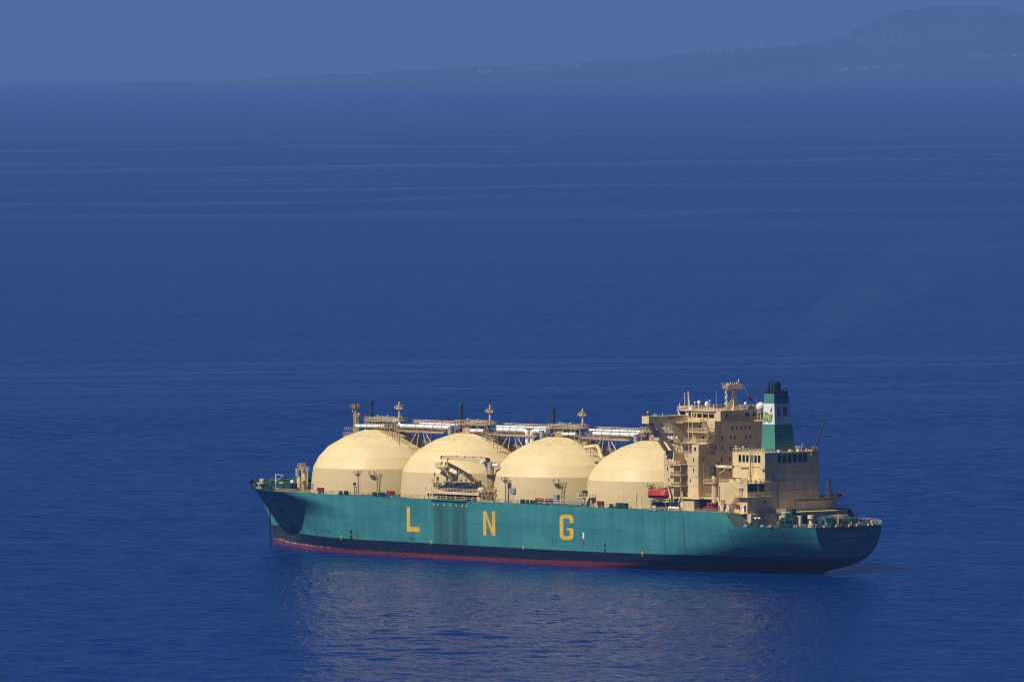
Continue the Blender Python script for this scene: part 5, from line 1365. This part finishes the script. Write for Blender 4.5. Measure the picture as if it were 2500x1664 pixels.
# rescue boat
rb = thing("rescue_boat", 40.9, 19.6, 18.2, "small open red rescue boat with a square cuddy, on deck by the shaded gap under the boat deck", "boat")
obj("boat_hull", boat_shell(6.0, 2.2, [(0.0, .08), (.2, .6), (.75, 1.0), (.95, 1.02), (.95, .8)], p=2.6), m_boat, rb, smooth=50)
obj("cuddy", G().frustum((-1.7, .2, -.75, .75), (-1.5, 0.0, -.65, .65), .9, 2.2), m_boat, rb)
obj("cuddy_window", G().box(-1.3, -.4, .70, .80, 1.3, 1.9), m_win, rb)
obj("outboard_engine", G().box(-2.7, -2.2, -.3, .3, .6, 1.7), m_black, rb)
# liferaft canisters
for k, u in enumerate((55.6, 53.9, 52.3)):
    t = thing("liferaft_canister", u, 22.4, 18.3, ("white liferaft canister nearest the lifeboat davit", "middle white liferaft canister in the row in front of the cream container", "white liferaft canister farthest aft, under the cream container")[k], "liferaft", "white liferaft canisters along the rail")
    obj("canister", G().lathe((0, 0, .25), [(.02, -.75), (.42, -.75), (.48, -.1), (.52, -.08), (.52, .08), (.48, .1), (.42, .75), (.02, .75)], 14, 'x'), m_white, t, smooth=40)
    obj("cradle", G().box(-.6, -.4, -.4, .4, -.6, -.2).box(.4, .6, -.4, .4, -.6, -.2), m_creamrail, t)
# lifebuoys
m_orange = plain("orange_lifebuoy_foam", (.55, .11, .05), .6)
def torus(R, r, n=18, m=8):
    g = G()
    for i in range(n):
        a = 2 * math.pi * i / n
        for j in range(m):
            b = 2 * math.pi * j / m; rr = R + r * math.cos(b)
            g.v.append((rr * math.cos(a), r * math.sin(b), rr * math.sin(a)))
    for i in range(n):
        for j in range(m): g.f.append((i * m + j, i * m + (j + 1) % m, ((i + 1) % n) * m + (j + 1) % m, ((i + 1) % n) * m + j))
    return g
for u, v, z, lab in ((37.9, 17.55, 20.9, "left of a pair of orange lifebuoys on the cream aft house wall"), (37.0, 17.55, 20.85, "right of a pair of orange lifebuoys on the cream aft house wall"), (4.2, 14.6, 14.65, "orange lifebuoy on the stern mooring deck rail near the round vent")):
    t = thing("lifebuoy", u, v, z, lab, "lifebuoy", "orange lifebuoys")
    obj("ring", torus(.38, .13), m_orange, t, smooth=50)
    g = G()
    for a in (45, 135, 225, 315): g.lathe((.38 * math.cos(rad(a)), 0, .38 * math.sin(rad(a))), [(.02, -.1), (.15, -.1), (.15, .1), (.02, .1)], 8, 'x')
    obj("reflective_band", g, m_white, t)
# flag on its halyard abaft the radar mast
fl = thing("flag", 50.0, -3.0, 50.9, "small dark red flag flying from a halyard beside the radar mast", "flag")
g = G(); nx, nz = 9, 4
for i in range(nx):
    for j in range(nz):
        s_ = i / (nx - 1); g.v.append((-.4 * s_ - .15 * math.sin(s_ * 7), -1.5 * s_, -.9 * j / (nz - 1) - .7 * s_ + .12 * math.sin(s_ * 8 + j)))
for i in range(nx - 1):
    for j in range(nz - 1): g.f.append((i * nz + j, i * nz + j + 1, (i + 1) * nz + j + 1, (i + 1) * nz + j))
obj("flag_cloth", g, plain("dark_red_flag_cloth", (.14, .012, .018), .8), fl)
obj("halyard", G().tube((.4, 1.2, 2.9), (-.6, -2.0, -3.9), .03, 4), m_white, fl)

# ------------------------------------------------------------------ far shore
def px_y(x, y, r):      # height above the sea of a point seen at photo pixel (x, y) and distance r, before haze
    dy = y - (136.4 - 0.00594 * x)
    return CAMH - dy * r / 25000.0
RIDGE = [(300, 201), (480, 195), (600, 190), (800, 180), (1000, 170), (1250, 158), (1400, 151), (1582, 139), (1741, 119), (1913, 111), (1983, 104), (2053, 90), (2100, 65), (2150, 44), (2193, 26), (2240, 21), (2287, 13), (2436, 12), (2500, 33), (2700, 78), (3000, 110), (3600, 150), (4600, 182)]
def hash2(x, y):
    s = 0
    for k, (a, b, c) in enumerate(((.013, .021, 1), (.031, -.017, 2), (.057, .043, 4), (.11, .09, 5), (.19, -.15, 3))): s += math.sin(a * x + b * y + c) / (1.3 + k)
    return s
def make_hills():
    xs = np.linspace(300, 4600, 360); N = 26; R0, R1 = 53500.0, 59000.0
    vs = []; fs = []
    for x in xs:
        yr = float(np.interp(x, [a for a, b in RIDGE], [b for a, b in RIDGE]))
        zr = max(1.0, px_y(x, yr, R1)) * min(1.0, max(0.0, (x - 480) / 200.0)) ; az = (x - 1250) / 25000.0
        for j in range(N):
            k = j / (N - 1); r = R0 + (R1 - R0) * k
            prof = (k ** 1.6) if x < 2000 else (0.28 * k + .72 * k ** 3.2)
            z = zr * prof + hash2(x * 1.0, j * 17.0) * 6 * math.sin(math.pi * min(1, k * 1.02)) * min(1, zr / 120) - (3 if j == 0 else 0)
            if j == N - 1: z = zr + 1.2 * hash2(x * 3, 5)
            vs.append((r * math.sin(az), r * math.cos(az), z))
        for k, zz in ((1.03, .7), (1.055, -.02)):
            r = R1 * k; vs.append((r * math.sin(az), r * math.cos(az), zr * zz))
    M2 = N + 2
    for i in range(len(xs) - 1):
        for j in range(M2 - 1): fs.append((i * M2 + j, (i + 1) * M2 + j, (i + 1) * M2 + j + 1, i * M2 + j + 1))
    g = G(); g.v = vs; g.f = fs
    t = NT("haze_blue_hillside"); n = t.noise((1 / 900, 1 / 1500, 1 / 60), 5, .65); n2 = t.noise((1 / 160, 1 / 400, 1 / 25), 4, .6, (4, 1, 2))
    c = t.mix(t.ramp(n, .38, .64), (.024, .030, .042), (.058, .058, .060)); c = t.mix(t.ramp(n2, .5, .7), c, (.024, .030, .032)); t.col(c); t.set(.9, 0, .1)  # dark blue tint: the slopes' fading into haze put into the colour
    o = obj("hills", g, t.m, None, smooth=60)
    tag(o, "low hazy hills rising to a flat topped mountain at the right", "hills", kind="structure")
make_hills()
HR0, HR1 = 53500.0, 59000.0
def k_for(x, y):
    """how far up the slope (0 shore .. 1 ridge) a spot lies, from the height it shows at"""
    for i in range(96):
        k = .02 + i / 100
        r = HR0 + (HR1 - HR0) * k
        if (CAMH - hill_z(x, k)) * 25000.0 / r + 136.4 - 0.00594 * x <= y: return k
    return .97
def hill_z(x, k):
    yr = float(np.interp(x, [a for a, b in RIDGE], [b for a, b in RIDGE])); zr = max(1.0, px_y(x, yr, HR1))
    prof = (k ** 1.6) if x < 2000 else (0.28 * k + .72 * k ** 3.2)
    return zr * prof + hash2(x, (k * 25) * 17.0) * 6 * math.sin(math.pi * min(1, k)) * min(1, zr / 120)
m_turb = plain("white_turbine_paint", (.62, .62, .62), .5, var=.02)
def make_turbine():
    t = empty("wind_turbine")
    obj("tower", G().tube((0, 0, -6), (0, 0, 34), .95, 8, .6), m_turb, t)
    obj("nacelle", G().box(-1.3, 1.3, -3.2, 2.4, 33.4, 36.0), m_turb, t)
    g = G().sphere((0, -3.8, 34.7), 1.2, 8)
    for k in range(3):
        a = rad(90 + 120 * k + 14); d = Vector((math.cos(a), 0, math.sin(a))); n_ = Vector((-math.sin(a), 0, math.cos(a)))
        b = Vector((0, -3.9, 34.7)); q = [b + d * 1 - n_ * .9, b + d * 1 + n_ * .9, b + d * 14 + n_ * .25, b + d * 14 - n_ * .25]
        g.add([tuple(p) for p in q] + [tuple(p + Vector((0, .35, 0))) for p in q], [(0, 1, 2, 3), (7, 6, 5, 4), (0, 4, 5, 1), (1, 5, 6, 2), (2, 6, 7, 3), (3, 7, 4, 0)])
    obj("rotor", g, m_turb, t)
    return t
def dup(o, parent=None):
    c = o.copy(); COL.objects.link(c)
    if parent is not None: c.parent = parent
    for ch in list(o.children): dup(ch, c)
    return c
proto = make_turbine(); first = True
rt = random.Random(8)
def place_turbine(zx, yb, label):
    global first
    x = 1400 + zx * 1100 / 2356.0; k = k_for(x, yb * 250 / 535.0)
    r = HR0 + (HR1 - HR0) * k; az = (x - 1250) / 25000.0
    o = proto if first else dup(proto); first = False
    o.location = (r * math.sin(az), r * math.cos(az), hill_z(x, k)); o.rotation_euler = (0, 0, rt.uniform(-.5, .5)); s = rt.uniform(.92, 1.1); o.scale = (s, s, s)
    tag(o, label, "wind turbine", "wind turbines on the far shore")
for zx, yb in ((395, 318), (407, 316), (470, 308), (486, 307), (538, 306), (545, 308), (595, 305), (607, 303), (637, 301), (716, 300)): place_turbine(zx, yb, "hazy white wind turbine on the low headland left of the long ridge")
for zx, yb in ((742, 292), (751, 291), (764, 289), (776, 288), (835, 287), (846, 286), (913, 272), (926, 270), (992, 252), (998, 250), (1076, 262), (1156, 258), (1166, 256)): place_turbine(zx, yb, "hazy white wind turbine on the long ridge below the mountain")
for zx, yb in ((1455, 214), (1515, 220), (1633, 205), (1673, 203), (1720, 207), (1752, 203)): place_turbine(zx, yb, "hazy white wind turbine on the lower slope of the mountain")
place_turbine(2060, 148, "lone hazy white wind turbine high on the mountain slope")
# villages: pale houses, each its own
m_house = plain("whitewashed_wall", (.42, .41, .40), .7, var=.06); m_roof = plain("clay_roof_tile", (.30, .14, .08), .8)
def house_mesh(w, d, h):
    g = G().box(-w / 2, w / 2, -d / 2, d / 2, -4, h); return g
hp = empty("village_house")
obj("wall", house_mesh(14, 10, 8), m_house, hp)
obj("roof", G().prism([(-7.6, 8.0), (7.6, 8.0), (0, 11.0)], 'y', -5.6, 5.6), m_roof, hp)
rh = random.Random(4); firsth = True
for lab, x0, x1, y0, y1, n in (("small pale house in the hazy village strip right of centre on the far shore", 2030, 2210, 170, 160, 34),
                               ("small pale house in the hazy village at the right edge of the far shore", 2370, 2500, 138, 134, 24),
                               ("small pale house in the hazy waterfront town near the middle of the far shore", 1275, 1420, 169, 160, 30),
                               ("small pale house in the hazy hamlet left of the waterfront town", 1145, 1240, 176, 172, 14),
                               ("small pale house in the leftmost hazy hamlet on the far shore", 840, 915, 176, 174, 12)):
    for i in range(n):
        x = rh.uniform(x0, x1); k = k_for(x, y0 + (y1 - y0) * (x - x0) / (x1 - x0) + rh.gauss(0, 1.6))
        r = HR0 + (HR1 - HR0) * k; az = (x - 1250) / 25000.0
        o = hp if firsth else dup(hp); firsth = False
        o.location = (r * math.sin(az), r * math.cos(az), hill_z(x, k) + 1); o.rotation_euler = (0, 0, rh.uniform(-.6, .6)); s = rh.uniform(.4, .85); o.scale = (s * rh.uniform(.8, 1.6), s, s * rh.uniform(.8, 1.3))
        tag(o, lab, "house", "village houses on the far shore")

# ------------------------------------------------------------------ thin smoke from the funnel
def make_smoke():
    """a widening plume: rings square to its bent path, closed at both ends"""
    p0 = S(33.4, .4, 55.9); n = 16; m = 14; g = G()
    def path(k): return p0 + Vector((64 * k ** 1.5, 12 * k, 46 * k ** 1.0))
    for i in range(n):
        k = i / (n - 1); c = path(k); d = (path(k + .01) - path(max(0, k - .01))).normalized()
        a = Vector((0, 1, 0)); a = (a - a.dot(d) * d).normalized(); b = d.cross(a); r = .9 + 12 * k ** .85
        for j in range(m):
            t_ = 2 * math.pi * j / m; g.v.append(tuple(c + a * r * math.cos(t_) + b * r * math.sin(t_)))
    for i in range(n - 1):
        for j in range(m): g.f.append((i * m + j, i * m + (j + 1) % m, (i + 1) * m + (j + 1) % m, (i + 1) * m + j))
    g.f.append(tuple(range(m))[::-1]); g.f.append(tuple(range((n - 1) * m, n * m)))
    t = NT("thin_grey_smoke"); t.t.nodes.remove(t.b)
    v = t.n("ShaderNodeVolumePrincipled"); v.inputs["Color"].default_value = (.30, .42, .62, 1)
    geo = t.n("ShaderNodeNewGeometry").outputs["Position"]
    nz = t.noise((.10, .10, .12), 3, .6, vec=geo)
    z = t.sep(geo)[2]
    t.L(t.ma('MULTIPLY', t.ramp(nz, .30, .75), t.ramp(z, 56, 102, .013, .0008)), v.inputs["Density"])
    t.L(v.outputs[0], t.out.inputs["Volume"])
    o = obj("smoke", g, t.m); tag(o, "faint grey smoke drifting up to the right from the funnel", "smoke", kind="stuff")
make_smoke()
make_haze()
